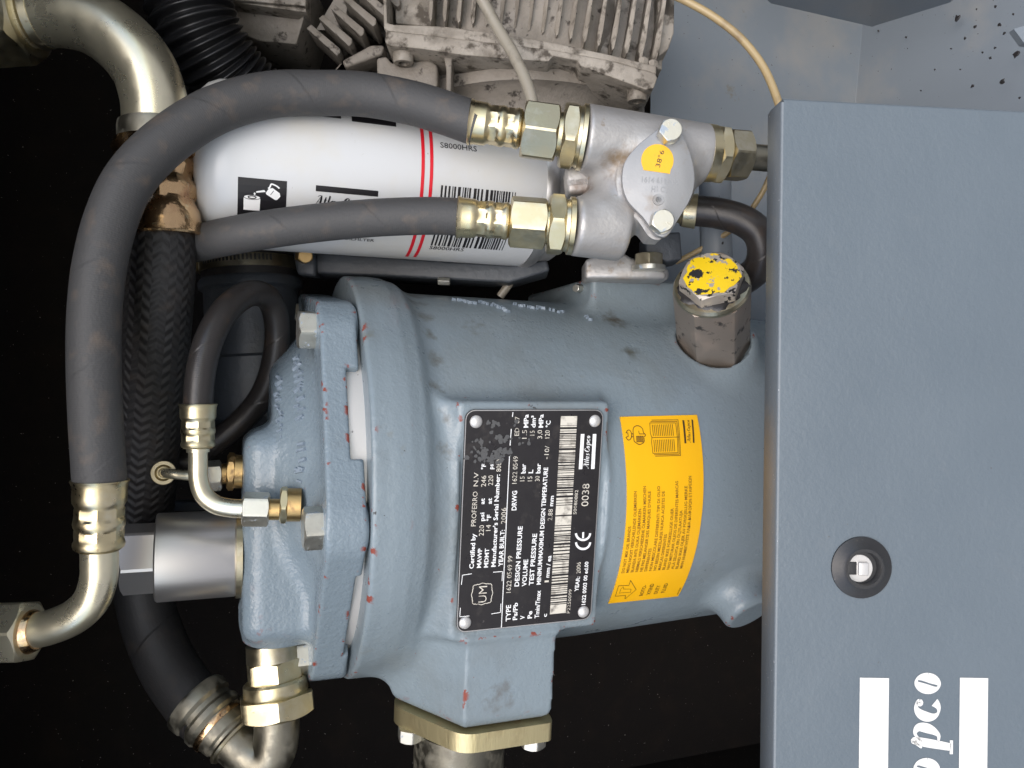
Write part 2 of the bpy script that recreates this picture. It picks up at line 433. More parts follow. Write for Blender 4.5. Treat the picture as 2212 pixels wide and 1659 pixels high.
def ferrule(name, p0, p1, r, mat, parent=None, style=0):
    prof = [(0, .90), (0, 1.06), (.015, 1.085), (.04, 1.05), (.10, 1.01), (.24, 1.0), (.31, .99), (.35, .93), (.38, .89), (.41, .89), (.50, .89), (.53, .90), (.57, .95), (.61, .965), (.65, .95), (.69, .90), (.72, .885), (.80, .885), (.84, .90), (.88, .95), (.92, .96), (.96, .92), (1, .78), (1, .5)]
    if style == 1:
        prof = [(0, .9), (0, 1.04), (.02, 1.09), (.05, 1.06), (.14, 1.03), (.28, .99), (.36, .90), (.40, .865), (.43, .87), (.49, .93), (.54, .945), (.59, .92), (.64, .85), (.67, .835), (.71, .85), (.77, .92), (.82, .93), (.87, .90), (.92, .84), (1, .80), (1, .5)]

    def facet(d, an):
        w = 1.0 if (.40 < d < .54 or .70 < d < .82) else 0.0
        oc = math.cos(math.pi / 8) / np.cos((an + math.pi / 8) % (math.pi / 4) - math.pi / 8)
        return 1 + w * (oc - .965) * 1.1
    return lathe(name, p0, p1, [(d, q * r) for d, q in prof], mat, parent, angle=26, facet=facet, seg=64)


def slab(name, px, wf, depth, mat, parent=None, bevel=0, skew=(0, 0)):
    """outline sighted at depth wf (one value or one per corner), carried straight back by depth"""
    n = len(px); wl = wf if np.ndim(wf) else [wf] * n
    A = np.array([PX(p[0], p[1], q) for p, q in zip(px, wl)])
    B = A + np.array([skew[0], skew[1], -depth])
    V = np.vstack([A, B]); fs = [tuple(range(n)), tuple(range(2 * n - 1, n - 1, -1))]
    for i in range(n):
        j = (i + 1) % n; fs.append((i, j, n + j, n + i))
    o = mk(name, V, fs, mat, parent, smooth=False)
    if bevel: bevel_mesh(o, bevel)
    return o


def bevel_mesh(o, r, seg=3, angle=30):
    me = o.data; bm = bmesh.new(); bm.from_mesh(me)
    es = [e for e in bm.edges if len(e.link_faces) == 2 and e.calc_face_angle(0) > math.radians(20)]
    bmesh.ops.bevel(bm, geom=es, offset=r * S, segments=seg, affect='EDGES', profile=.5, clamp_overlap=True)
    bm.to_mesh(me); bm.free()
    me.polygons.foreach_set('use_smooth', np.ones(len(me.polygons), bool)); me.set_sharp_from_angle(angle=math.radians(angle))


def box(name, c, ax, half, mat, parent=None, bevel=0):
    c = np.array(c, float); ax = [norm(q) for q in ax]; V = []
    for i in (-1, 1):
        for j in (-1, 1):
            for k in (-1, 1):
                V.append(c + i * half[0] * ax[0] + j * half[1] * ax[1] + k * half[2] * ax[2])
    fs = [(0, 1, 3, 2), (4, 6, 7, 5), (0, 4, 5, 1), (2, 3, 7, 6), (0, 2, 6, 4), (1, 5, 7, 3)]
    o = mk(name, V, fs, mat, parent, smooth=False)
    if bevel: bevel_mesh(o, bevel)
    return o


# ---- blended castings: a distance field turned into a mesh
def smin(a, b, k):
    h = np.clip(.5 + .5 * (b - a) / k, 0, 1); return b * (1 - h) + a * h - k * h * (1 - h)


def smax(a, b, k): return -smin(-a, -b, k)


def sd_box(P, c, half, r=0):
    q = np.abs(P - np.array(c)) - np.array(half) + r
    return np.linalg.norm(np.maximum(q, 0), axis=1) + np.minimum(q.max(1), 0) - r


def sd_cyl(P, p0, p1, r0, r1=None, rnd=0):
    r1 = r0 if r1 is None else r1
    p0, p1 = np.array(p0, float), np.array(p1, float); d = p1 - p0; L_ = np.linalg.norm(d); d = d / L_
    q = P - p0; h = q @ d; rad = np.linalg.norm(q - h[:, None] * d, axis=1)
    R = r0 + (r1 - r0) * np.clip(h / L_, 0, 1)
    dx = rad - R + rnd; dy = np.abs(h - L_ / 2) - L_ / 2 + rnd
    return np.minimum(np.maximum(dx, dy), 0) + np.sqrt(np.maximum(dx, 0) ** 2 + np.maximum(dy, 0) ** 2) - rnd


def sd_poly(x, y, poly):
    poly = np.array(poly, float); d = np.full(x.shape, 1e18); sgn = np.ones(x.shape); n = len(poly)
    for i in range(n):
        vi, vj = poly[i], poly[i - 1]; e = vj - vi; wx, wy = x - vi[0], y - vi[1]
        t = np.clip((wx * e[0] + wy * e[1]) / (e @ e), 0, 1)
        d = np.minimum(d, (wx - e[0] * t) ** 2 + (wy - e[1] * t) ** 2)
        c1 = y >= vi[1]; c2 = y < vj[1]; c3 = e[0] * wy > e[1] * wx
        sgn = np.where((c1 & c2 & c3) | (~c1 & ~c2 & ~c3), -sgn, sgn)
    return sgn * np.sqrt(d)


def sd_prism(x, y, z, poly, z0, z1, r):
    dx = sd_poly(x, y, poly) + r; dz = np.abs(z - (z0 + z1) / 2) - (z1 - z0) / 2 + r
    return np.minimum(np.maximum(dx, dz), 0) + np.sqrt(np.maximum(dx, 0) ** 2 + np.maximum(dz, 0) ** 2) - r


def surface_net(f, lo, hi, h):
    ax = [np.arange(lo[i], hi[i] + h, h) for i in range(3)]
    n = [len(q) for q in ax]
    G = np.empty(n, np.float32)
    Y, Z = np.meshgrid(ax[1], ax[2], indexing='ij'); base = np.stack([np.zeros(Y.size), Y.ravel(), Z.ravel()], 1)
    step = max(1, 400000 // Y.size)
    for i in range(0, n[0], step):
        xs = ax[0][i:i + step]
        P = np.tile(base, (len(xs), 1)); P[:, 0] = np.repeat(xs, Y.size)
        G[i:i + step] = f(P).reshape(len(xs), n[1], n[2])
    ins = G < 0
    cnt = np.zeros([q - 1 for q in n], np.int8)
    sl = [slice(0, -1), slice(1, None)]
    for a in (0, 1):
        for b_ in (0, 1):
            for c_ in (0, 1): cnt += ins[sl[a], sl[b_], sl[c_]]
    act = (cnt > 0) & (cnt < 8)
    I = np.argwhere(act); idx = -np.ones(act.shape, np.int64); idx[act] = np.arange(len(I))
    acc = np.zeros((len(I), 3)); num = np.zeros(len(I))
    corners = [(a, b_, c_) for a in (0, 1) for b_ in (0, 1) for c_ in (0, 1)]
    for p in corners:
        for d in range(3):
            if p[d]: continue
            q = list(p); q[d] = 1
            v0 = G[I[:, 0] + p[0], I[:, 1] + p[1], I[:, 2] + p[2]]; v1 = G[I[:, 0] + q[0], I[:, 1] + q[1], I[:, 2] + q[2]]
            mk_ = (v0 < 0) != (v1 < 0)
            t = np.where(mk_, v0 / np.where(mk_, v0 - v1, 1), 0)
            pos = np.array(p, float)[None].repeat(len(I), 0); pos[:, d] = t
            acc[mk_] += pos[mk_]; num[mk_] += 1
    V = (I + acc / num[:, None]) * h + np.array(lo)
    e = h * .1
    for _ in range(3):
        f0 = f(V); g = np.stack([(f(V + np.eye(3)[i] * e) - f0) / e for i in range(3)], 1)
        stp = (f0 / np.maximum((g * g).sum(1), .25))[:, None] * g
        ln = np.linalg.norm(stp, axis=1)[:, None]; V = V - stp * np.minimum(1, h * .4 / np.maximum(ln, 1e-6))
    quads = []
    for d in range(3):
        e1, e2 = [(1, 2), (2, 0), (0, 1)][d]
        s0 = [slice(None)] * 3; s1 = [slice(None)] * 3
        s0[d] = slice(0, -1); s1[d] = slice(1, None)
        ch = ins[tuple(s0)] != ins[tuple(s1)]
        E_ = np.argwhere(ch); ok = (E_[:, e1] > 0) & (E_[:, e2] > 0) & (E_[:, e1] < n[e1] - 1) & (E_[:, e2] < n[e2] - 1); E_ = E_[ok]
        o1 = np.zeros(3, int); o1[e1] = 1; o2 = np.zeros(3, int); o2[e2] = 1
        g_ = lambda q: idx[q[:, 0], q[:, 1], q[:, 2]]
        Q = np.stack([g_(E_ - o1 - o2), g_(E_ - o2), g_(E_), g_(E_ - o1)], 1)
        inside0 = ins[E_[:, 0], E_[:, 1], E_[:, 2]]
        Q[~inside0] = Q[~inside0][:, ::-1]
        quads.append(Q)
    Q = np.vstack(quads); Q = Q[(Q >= 0).all(1)]
    return V, Q


# ---- flat print: text, strokes and bars, laid onto a surface by a mapping (x, y) -> uvw
_tcache = {}


def text2d(s, bold=0.0, res=2):
    key = (s, bold)
    if key in _tcache: return _tcache[key]
    cu = bpy.data.curves.new('t', 'FONT'); cu.body = s; cu.size = 1; cu.resolution_u = res; cu.offset = bold
    ob = bpy.data.objects.new('t', cu); me = bpy.data.meshes.new_from_object(ob)
    V = np.array([v.co[:2] for v in me.vertices], float).reshape(-1, 2); Fs = [tuple(p.vertices) for p in me.polygons]
    bpy.data.objects.remove(ob); bpy.data.curves.remove(cu); bpy.data.meshes.remove(me)
    _tcache[key] = (V, Fs); return V, Fs


class Ink:
    def __init__(self): self.V, self.F, self.n = [], [], 0

    def add(self, P, Fs):
        P = np.asarray(P, float)
        self.V.append(P); self.F += [tuple(i + self.n for i in f) for f in Fs]; self.n += len(P)

    def text(self, s, at, along, upv, length=None, height=1.0, mapf=None, bold=0.0):
        """baseline starts at `at` (2-d), runs along `along`, letters stand along `upv`; capital height = height"""
        V, Fs = text2d(s, bold)
        if not len(V): return
        x0, x1 = V[:, 0].min(), V[:, 0].max()
        k = (length / (x1 - x0)) if length else height / .70
        X = (V[:, 0] - x0) * k; Y = V[:, 1] * (height / .70)
        Q = np.array(at)[None] + X[:, None] * np.array(along)[None] + Y[:, None] * np.array(upv)[None]
        self.add(mapf(Q), Fs)

    def stroke(self, pts, w, mapf, closed=False):
        P = np.array(pts, float)
        if len(P) == 2 and np.ndim(w) == 0:
            P = P[0] + np.linspace(0, 1, max(2, int(np.linalg.norm(P[1] - P[0]) / 9) + 1))[:, None] * (P[1] - P[0])
        n = len(P); w = np.full(n, w, float) if np.ndim(w) == 0 else np.array(w, float)
        if closed:
            T = np.roll(P, -1, 0) - np.roll(P, 1, 0)
        else:
            T = np.gradient(P, axis=0)
        T /= np.maximum(np.linalg.norm(T, axis=1), 1e-9)[:, None]; Nn = np.stack([-T[:, 1], T[:, 0]], 1)
        Q = np.vstack([P + Nn * w[:, None] / 2, P - Nn * w[:, None] / 2])
        Fs = [(i, (i + 1) % n, n + (i + 1) % n, n + i) for i in range(n if closed else n - 1)]
        self.add(mapf(Q), Fs)

    def lines(self, pts, w, mapf, closed=False):      # sharp-cornered polyline
        P = list(pts) + ([pts[0]] if closed else [])
        for a_, b_ in zip(P[:-1], P[1:]):
            a_, b_ = np.array(a_, float), np.array(b_, float); d = norm(b_ - a_) * w * .5
            self.stroke([a_ - d, b_ + d], w, mapf)

    def rect(self, x0, y0, x1, y1, mapf, nx=1, ny=1):
        xs, ys = np.linspace(x0, x1, nx + 1), np.linspace(y0, y1, ny + 1)
        Q = np.array([(x, y) for y in ys for x in xs]); m_ = nx + 1
        self.add(mapf(Q), [(j * m_ + i, j * m_ + i + 1, (j + 1) * m_ + i + 1, (j + 1) * m_ + i) for j in range(ny) for i in range(nx)])

    def disc(self, c, r, mapf, n=24):
        an = np.linspace(0, 2 * np.pi, n, endpoint=False)
        self.add(mapf(np.array(c)[None] + r * np.stack([np.cos(an), np.sin(an)], 1)), [tuple(range(n))])

    def build(self, name, mat, parent, label=None):
        o = mk(name, np.vstack(self.V), self.F, mat, parent, smooth=False)
        o['kind'] = 'stuff'
        return o


def arc(cx, cy, rx, ry, t0, t1, n=28):
    t = np.radians(np.linspace(t0, t1, n)); return np.stack([cx + rx * np.cos(t), cy + ry * np.sin(t)], 1)


def script_glyph(ch):
    """heavy slanted script letters as strokes (points, widths), x-height 1; returns strokes and advance"""
    def ring(cx, cy, rx, ry, lo=.07, hi=.27, t0=0, t1=360, n=36):
        t = np.radians(np.linspace(t0, t1, n)); return np.stack([cx + rx * np.cos(t), cy + ry * np.sin(t)], 1), lo + (hi - lo) * np.abs(np.cos(t + .25)) ** 1.6
    sp = lambda p: smooth_path(np.array(p, float), 8)
    def st(p):
        q = sp(p); return q[:, :2], q[:, 2]
    if ch == 'o':
        return [ring(.30, .5, .22, .44)], .86
    if ch == 'c':
        return [ring(.40, .5, .33, .44, t0=58, t1=322), (arc(.55, .80, .06, .06, 0, 360, 10), np.full(10, .12))], .92
    if ch == 'p':
        return [st([(.02, .70, .05), (.16, .92, .1), (.24, .98, .2), (.24, .5, .24), (.24, -.1, .22), (.24, -.42, .2)]),
                st([(-.02, -.44, .09), (.24, -.44, .09), (.5, -.44, .09)]), st([(.26, .70, .05), (.50, .96, .09), (.76, .82, .22), (.78, .45, .26), (.62, .08, .12), (.36, .06, .06)])], 1.05
    if ch == 'a':
        return [ring(.34, .5, .24, .44), st([(.64, 1.0, .12), (.62, .6, .24), (.60, .2, .22), (.70, .03, .10), (.84, .18, .05)])], .96
    if ch == 'l':
        return [st([(.12, 1.5, .06), (.24, 1.6, .2), (.24, .9, .24), (.24, .25, .22), (.34, .03, .1), (.48, .18, .05)])], .56
    if ch == 't':
        return [st([(.24, 1.45, .12), (.24, .9, .24), (.24, .25, .22), (.34, .03, .1), (.48, .18, .05)]), st([(.02, 1.0, .09), (.25, 1.0, .09), (.48, 1.0, .09)])], .56
    if ch == 's':
        return [st([(.55, .82, .12), (.40, .97, .08), (.22, .85, .14), (.26, .62, .24), (.46, .42, .25), (.50, .16, .16), (.32, .02, .08), (.10, .16, .14)])], .70
    if ch == 'A':
        return [st([(-.2, .25, .14), (-.12, .02, .10), (.08, .10, .07), (.38, .8, .07), (.70, 1.6, .08)]), st([(.72, 1.62, .12), (.78, 1.0, .26), (.82, .25, .26), (.92, .02, .12), (1.08, .16, .05)]), st([(.28, .62, .07), (.5, .62, .07), (.8, .62, .07)]),
                st([(.70, 1.6, .08), (.40, 1.62, .08), (.15, 1.45, .07)])], 1.18
    if ch == 'C':
        return [ring(.50, .8, .40, .74, t0=58, t1=320, hi=.3), (arc(.70, 1.32, .06, .06, 0, 360, 10), np.full(10, .12))], 1.05
    return [], .35


def script(ink, s, at, along, upv, xh, mapf, slant=.26, length=None, heavy=1.0):
    adv = sum(script_glyph(c)[1] for c in s); k = 1.0 if length is None else length / (adv * xh)
    x = 0.0; along, upv, at = np.array(along, float), np.array(upv, float), np.array(at, float)
    for c in s:
        gl, a_ = script_glyph(c)
        for P, w in gl:
            X = (P[:, 0] + x + P[:, 1] * slant) * xh * k; Y = P[:, 1] * xh
            Q = at[None] + X[:, None] * along[None] + Y[:, None] * upv[None]
            ink.stroke(Q, np.asarray(w) * xh * min(1, k * 1.1) * heavy, mapf)
        x += a_


def barcode(ink, x0, x1, y0, y1, mapf, unit, seed=1, ny=1, light=None):
    r = random.Random(seed); x = x0
    while x < x1 - unit:
        w = unit * r.choice((1, 1, 1, 2, 2, 3)); w = min(w, x1 - x)
        ink.rect(x, y0, x + w, y1, mapf, 1, ny); x += w + unit * r.choice((1, 1, 1, 2, 2, 3))

# ================================================================ the compartment
AX = np.array([_c, 0, -_s])            # machine "down"
UPV = -AX
FRONT = np.array([_s, 0, _c])          # straight out of the opening
SIDE = np.array([0, 1.0, 0])
CEN = np.array([CU, CV, 0.0])


def mpt(d, v, f):                      # machine coordinates: d down, v sideways, f towards the front
    return CEN + d * AX + v * SIDE + f * FRONT


def sheet(name, pts, mat, thick=8):
    P = np.array(pts, float); nrm_ = norm(np.cross(P[1] - P[0], P[2] - P[0]))
    n = len(P); V = np.vstack([P, P + nrm_ * thick]); fs = [tuple(range(n)), tuple(range(2 * n - 1, n - 1, -1))]
    for i in range(n):
        j = (i + 1) % n; fs.append((i, j, n + j, n + i))
    return structure(mk(name, V, fs, mat, None, smooth=False))


D0, D1, V0, V1, FB, FF = -1330, 1900, -1600, 1700, -1500, 330
sheet('compartment_back_wall', [mpt(D0, V0, FB), mpt(D1, V0, FB), mpt(D1, V1, FB), mpt(D0, V1, FB)], FOAM)
sheet('compartment_ceiling', [mpt(D0, V0, FB + 10), mpt(D0, V1, FB + 10), mpt(D0, V1, FF - 80), mpt(D0, V0, FF - 80)], FOAM)
sheet('compartment_floor', [mpt(D1, V0, FB + 10), mpt(D1, V0, FF - 900), mpt(D1, V1, FF - 900), mpt(D1, V1, FB + 10)], FOAM)
sheet('compartment_side_wall', [mpt(D0 + 10, V1, FB + 10), mpt(D1 - 10, V1, FB + 10), mpt(D1 - 10, V1, FF), mpt(D0 + 10, V1, FF)], FOAM)
sheet('compartment_far_side_wall', [mpt(D0 + 10, V0, FB + 10), mpt(D0 + 10, V0, FF), mpt(D1 - 10, V0, FF), mpt(D1 - 10, V0, FB + 10)], FOAM)
g = BASE_Z / S
gp = [mpt(g, -500000, -400000), mpt(g, 500000, -400000), mpt(g, 500000, 500000), mpt(g, -500000, 500000)]
structure(mk('ground', gp, [(0, 1, 2, 3)], CONCRETE, None, smooth=False))

# grey inner sheet behind the drive housing, folded towards the front lower down
A0, A1 = PX(1405, -420, -880), PX(1405, 760, -880)
B0, B1 = PX(1905, -420, -1180), PX(1800, 760, -1180)
C0, C1 = PX(2500, -420, -330), PX(2500, 760, -330)
bs_v = np.vstack([A0, A1, B0, B1, C0, C1])
bs_v = np.vstack([bs_v, bs_v + np.array([0, 0, -10])])
inner = mk('inner_sheet_panel', bs_v, [(0, 2, 3, 1), (2, 4, 5, 3), (6, 7, 9, 8), (8, 9, 11, 10), (0, 1, 7, 6), (4, 10, 11, 5), (0, 6, 8, 2), (2, 8, 10, 4), (1, 3, 9, 7), (3, 5, 11, 9)], SHEET, None, smooth=False)
tag(inner, 'grey folded sheet metal panel speckled with black flakes behind the front cover', 'sheet metal')
bevel_mesh(inner, 6)
# loose black flakes lying on the sheet
fn = norm(np.cross(C0 - B0, B1 - B0)); fn = fn if fn[2] > 0 else -fn; V_, F_, k_ = [], [], 0
for x, y, r_ in ((2068, 38, 8), (2106, 58, 4.5), (2151, 13, 4), (2165, 175, 8), (2101, 186, 4.5), (2140, 125, 4), (2196, 117, 9), (2085, 83, 4), (2160, 53, 5), (1958, 80, 3), (1898, 66, 3), (2203, 211, 3), (2150, 103, 3), (2170, 72, 4), (2055, 105, 2.5), (2123, 113, 2.5), (2020, 150, 2), (1990, 195, 2), (2075, 150, 2), (2110, 20, 2), (2190, 30, 3)):
    dd = np.array([x - CU, y - CV, -F]) / F; oo = np.array([CU, CV, F]); pp = oo + dd * (((B0 - oo) @ fn) / (dd @ fn)); ex_ = norm(C0 - B0); ey_ = np.cross(fn, ex_)
    an = np.linspace(0, 2 * np.pi, 9, endpoint=False) + random.random(); ra = rr(r_, pp[2]) * rng.uniform(.45, 1.15, 9)
    ringp = pp + ra[:, None] * (np.cos(an)[:, None] * ex_ + np.sin(an)[:, None] * ey_)
    V_ += [ringp + fn * .3, (pp + (ringp - pp) * .7) + fn * 4]; F_ += [tuple(range(k_ + 9, k_ + 18))] + [(k_ + i, k_ + (i + 1) % 9, k_ + 9 + (i + 1) % 9, k_ + 9 + i) for i in range(9)]; k_ += 18
mk('black_flake', np.vstack(V_), F_, BLACKRUB, inner, angle=20)['kind'] = 'stuff'
gus = slab('folded_gusset', [(1560, -90), (1668, 2), (1888, 53), (2058, 0), (2130, -90)], [-380, -640, -640, -500, -250], 14, SHEET)
tag(gus, 'dark grey V-shaped sheet metal gusset at the top edge above the inner sheet', 'gusset')
bevel_mesh(gus, 3)
fl = slab('sheet_flange', [(2190, 62), (2230, 50), (2260, 100), (2212, 92)], -250, 20, SHEET)
tag(fl, 'small pale sheet metal corner at the right edge above the front cover', 'flange')

# ================================================================ oil separator vessel
al, be = math.radians(-20), math.radians(.5)
va = np.array([math.cos(al) * math.cos(be), math.sin(be), math.sin(al) * math.cos(be)])
vc = norm(np.array([0, 0, 1.]) - va * va[2])
vb = np.cross(va, vc); vb = vb if vb[1] > 0 else -vb
VO = np.array([620, 1076, -500.])
PHI = math.radians(6.5)


def VL(P):                             # vessel-local (along, sideways, front) -> uvw
    P = np.atleast_2d(P); return VO + P[:, :1] * va + P[:, 1:2] * vb + P[:, 2:3] * vc


def bodyR(s): return np.interp(s, [0, 160, 650, 1260, 1600], [507, 506, 500, 478, 462])


def vray(x, y):
    d = np.array([x - CU, y - CV, -F]) / F; o = np.array([CU, CV, F]) - VO
    R3 = np.stack([va, vb, vc]); return R3 @ o, R3 @ d


def vhit(x, y, extra=0):               # sight onto the vessel's barrel: (along, angle)
    o, d = vray(x, y); R = 500
    for _ in range(6):
        A = d[1] ** 2 + d[2] ** 2; B = o[1] * d[1] + o[2] * d[2]; C_ = o[1] ** 2 + o[2] ** 2 - R * R
        k = (-B - math.sqrt(max(B * B - A * C_, 0))) / A; p = o + k * d; R = bodyR(p[0]) + extra
    return p[0], math.atan2(p[1], p[2])


def barrel(Q, lift=1.2):               # (along s, angle) -> uvw on the barrel
    Q = np.atleast_2d(Q); R = bodyR(Q[:, 0]) + lift
    return VL(np.stack([Q[:, 0], R * np.sin(Q[:, 1]), R * np.cos(Q[:, 1])], 1))


cp, sp_ = math.cos(PHI), math.sin(PHI)
PADD = 494.0                           # height of the flat pad above the axis
R3V = np.stack([va, vb, vc])
PLUG_B = PX(1541, 741, -530); PLUG_D = norm(PX(1537, 612, -325) - PLUG_B)
plug_o, plug_dir = R3V @ (PLUG_B - VO), R3V @ PLUG_D


CAST = material('painted_cast_iron', PAINT, 0.33, bumps=((24, .16, 2), (9, .32, 2)), rvar=(60, .08),
                spots=[(PX(1357, 775, -420), 75, (0.06, 0.058, 0.04), .22, .55, 30), (PX(1010, 1340, -150), 90, (0.085, 0.08, 0.062), .30, .62, 26), (PX(1075, 1490, -230), 130, (0.095, 0.085, 0.075), .34, .62, 34), (PX(1330, 690, -520), 120, (0.08, 0.075, 0.06), .33, .62, 30),
                       (PX(1474, 838, -440), 26, (0.02, 0.02, 0.022), .33, .38, 9), (PX(1165, 884, -120), 95, (0.02, 0.02, 0.022), .43, .46, 9), (PX(1020, 740, -330), 170, (0.12, 0.125, 0.115), .38, .62, 26),
                       *[(barrel((172, math.radians(th_)), 8)[0], 80, (0.085, 0.077, 0.058), .30 + .002 * (th_ + 70), .70, 34) for th_ in range(-74, -4, 9)]],
                layers=((330, .48, .80, (0.145, 0.16, 0.160), None, 5), (120, .66, .80, (0.15, 0.145, 0.115), None, 6, 4.2),
                        (14, .735, .76, (0.03, 0.03, 0.03), .6, 3, 9.1), (30, .735, .75, RED, .6, 5, 7.7)),
                edge=(34, .605, .625, RED, .65, 5, 2.9))


def sd_vessel(P):
    s, t, q = P[:, 0], P[:, 1], P[:, 2]
    tp = t * cp - q * sp_; qp = t * sp_ + q * cp
    rad = np.hypot(t, q)
    dx = rad - bodyR(s) + 40; dy = np.abs(s - 790) - 740 + 40
    body = np.minimum(np.maximum(dx, dy), 0) + np.hypot(np.maximum(dx, 0), np.maximum(dy, 0)) - 40
    dx = rad - np.interp(s, [0, 55, 90, 125, 150], [545, 545, 541, 528, 512]) + 8; dy = np.abs(s - 66) - 66 + 8
    rim = np.minimum(np.maximum(dx, dy), 0) + np.hypot(np.maximum(dx, 0), np.maximum(dy, 0)) - 8
    d = smin(body, rim, 60)
    pad = sd_prism(s, qp, tp, [(205, PADD), (578, PADD), (592, 380), (592, 250), (60, 250), (115, 380)], -268, 300, 13)
    colm = sd_prism(s, qp, tp, [(243, PADD - 1), (470, PADD - 1), (474, 120), (230, 120), (110, 310)], -150, 532, 34)
    d = smin(smin(d, colm, 85), pad, 30)
    cut = np.maximum(np.abs(s - 391.5) - 186.5, np.maximum(np.abs(tp - 11) - 279, PADD - qp))
    d = smax(d, -cut, 10)
    boss = sd_cyl(P, plug_o - plug_dir * 170, plug_o + plug_dir * 12, 165, 118, 30)
    d = smin(d, boss, 60)
    hole = sd_cyl(P, plug_o - plug_dir * 30, plug_o + plug_dir * 300, 101, 101)
    d = smax(d, -hole, 5)
    top = sd_box(P, (838, -430, -70), (150, 132, 262), 14)
    d = smin(d, top, 62)
    a2 = math.radians(44); rd = np.array([0, math.sin(a2), math.cos(a2)])
    lug = sd_cyl(P, rd * 380 + np.array([1060, 0, 0]), rd * 556 + np.array([1085, 0, 0]), 92, 74, 16)
    d = smin(d, lug, 46)
    return d


vessel = thing('separator_vessel', 'blue-grey cast iron oil separator vessel with black nameplate and orange sticker', 'vessel')
Vv, Qv = surface_net(sd_vessel, (-20, -620, -600), (1560, 640, 640), 7.0)
mk('body', VL(Vv), Qv, CAST, vessel, angle=180, flip=True)

BOLT_T = [math.radians(8 + 60 * k) for k in range(6)]


def sd_lid(P):
    s, t, q = P[:, 0], P[:, 1], P[:, 2]
    hexp = [(560 * math.sin(a_), 560 * math.cos(a_)) for a_ in BOLT_T]
    plate = sd_prism(t, q, s, [(x * 1.0, y * 1.0) for x, y in hexp], -94, -9, 7)
    cir = np.hypot(t, q) - 538
    plate = smax(plate, cir, 10)
    d = plate
    for a_ in BOLT_T:
        c0 = np.array([0, 478 * math.sin(a_), 478 * math.cos(a_)])
        d = smin(d, sd_cyl(P, c0 + np.array([-94, 0, 0]), c0 + np.array([-3, 0, 0]), 56, 56, 6), 16)
    ang = np.arctan2(t, q); rad = np.hypot(t, q)
    rec = np.maximum(np.maximum(np.abs(ang + math.radians(22.5)) * 500 - 112, -(s + 38)), 440 - rad)
    rec2 = np.maximum(np.maximum(np.abs(ang - math.radians(38)) * 500 - 150, -(s + 22)), 440 - rad)
    d = smax(d, -np.minimum(rec, rec2), 4)
    dome = sd_cyl(P, (-190, 0, 0), (-60, 0, 0), 300, 425, 25)
    d = smin(d, dome, 26)
    bos = sd_box(P, (-160, 122, 180), (102, 258, 118), 55)
    bos = smax(bos, -(s + 258), 8)
    d = smin(d, bos, 40)
    neck = sd_cyl(P, (-172, 300, 180), (-172, 392, 180), 86, 82, 10)
    d = smin(d, neck, 24)
    arm = sd_cyl(P, (-120, 60, 330), (-95, 60, 330), 80, 110, 10)
    d = smin(d, arm, 40)
    return d


Vv, Qv = surface_net(sd_lid, (-275, -600, -600), (20, 600, 600), 6.0)
lid = mk('lid', VL(Vv), Qv, LIDM, vessel, angle=180, flip=True)
lathe('spacer_ring', VL([(-40, 0, 0)])[0], VL([(30, 0, 0)])[0], [(0, 300), (0, 476), (.5, 478), (1, 478), (1, 300)], MACH, vessel, seg=96)
for a_ in BOLT_T:
    q = lambda s_: VL([(s_, 478 * math.sin(a_), 478 * math.cos(a_))])[0]
    bo = hexnut('lid_bolt', q(-138), q(-94), 49, BOLT, vessel, c1=False, rot=.35, cham=.96)
    lathe('washer', q(-97), q(-92), [(0, 10), (0, 46), (1, 46), (1, 10)], BOLT, bo)

# raised casting marks: on the lid's slope and on the shoulder of the barrel


def lumps(name, rows, mapf, mat, parent, hgt):
    V, Fs, n = [], [], 0
    for (x0, y0, x1, y1, cnt, size) in rows:
        for i in range(cnt):
            f = (i + .5) / cnt
            for _ in range(2):
                cx = x0 + (x1 - x0) * f + random.uniform(-.25, .25) * size; cy = y0 + (y1 - y0) * f + random.uniform(-.5, .5) * size
                an = random.uniform(-.4, .4); l_, w_ = size * random.uniform(.5, .95), size * random.uniform(.14, .22)
                if random.random() < .35: an += 1.4; l_ *= .55
                dx, dy = np.array([math.cos(an), math.sin(an)]), np.array([-math.sin(an), math.cos(an)])
                c0 = np.array([cx, cy])
                lo_ = [c0 + sx * dx * l_ * .5 + sy * dy * w_ for sx, sy in ((-1, -1), (1, -1), (1, 1), (-1, 1))]
                hi_ = [c0 + sx * dx * l_ * .36 + sy * dy * w_ * .45 for sx, sy in ((-1, -1), (1, -1), (1, 1), (-1, 1))]
                V.append(mapf(np.array(lo_), -3)); V.append(mapf(np.array(hi_), hgt))
                Fs += [(n + 4, n + 5, n + 6, n + 7)] + [(n + a1, n + (a1 + 1) % 4, n + 4 + (a1 + 1) % 4, n + 4 + a1) for a1 in range(4)]; n += 8
    return mk(name, np.vstack(V), Fs, mat, parent, angle=20)


def cone_map(Q, h):                    # (radius, angle) on the lid's sloping top
    Q = np.atleast_2d(Q); r, a1 = Q[:, 0], Q[:, 1] / 300
    s = np.interp(r, [300, 425], [-190, -60]) - h * .7; r2 = r + h * .7
    return VL(np.stack([s, r2 * np.sin(a1), r2 * np.cos(a1)], 1))


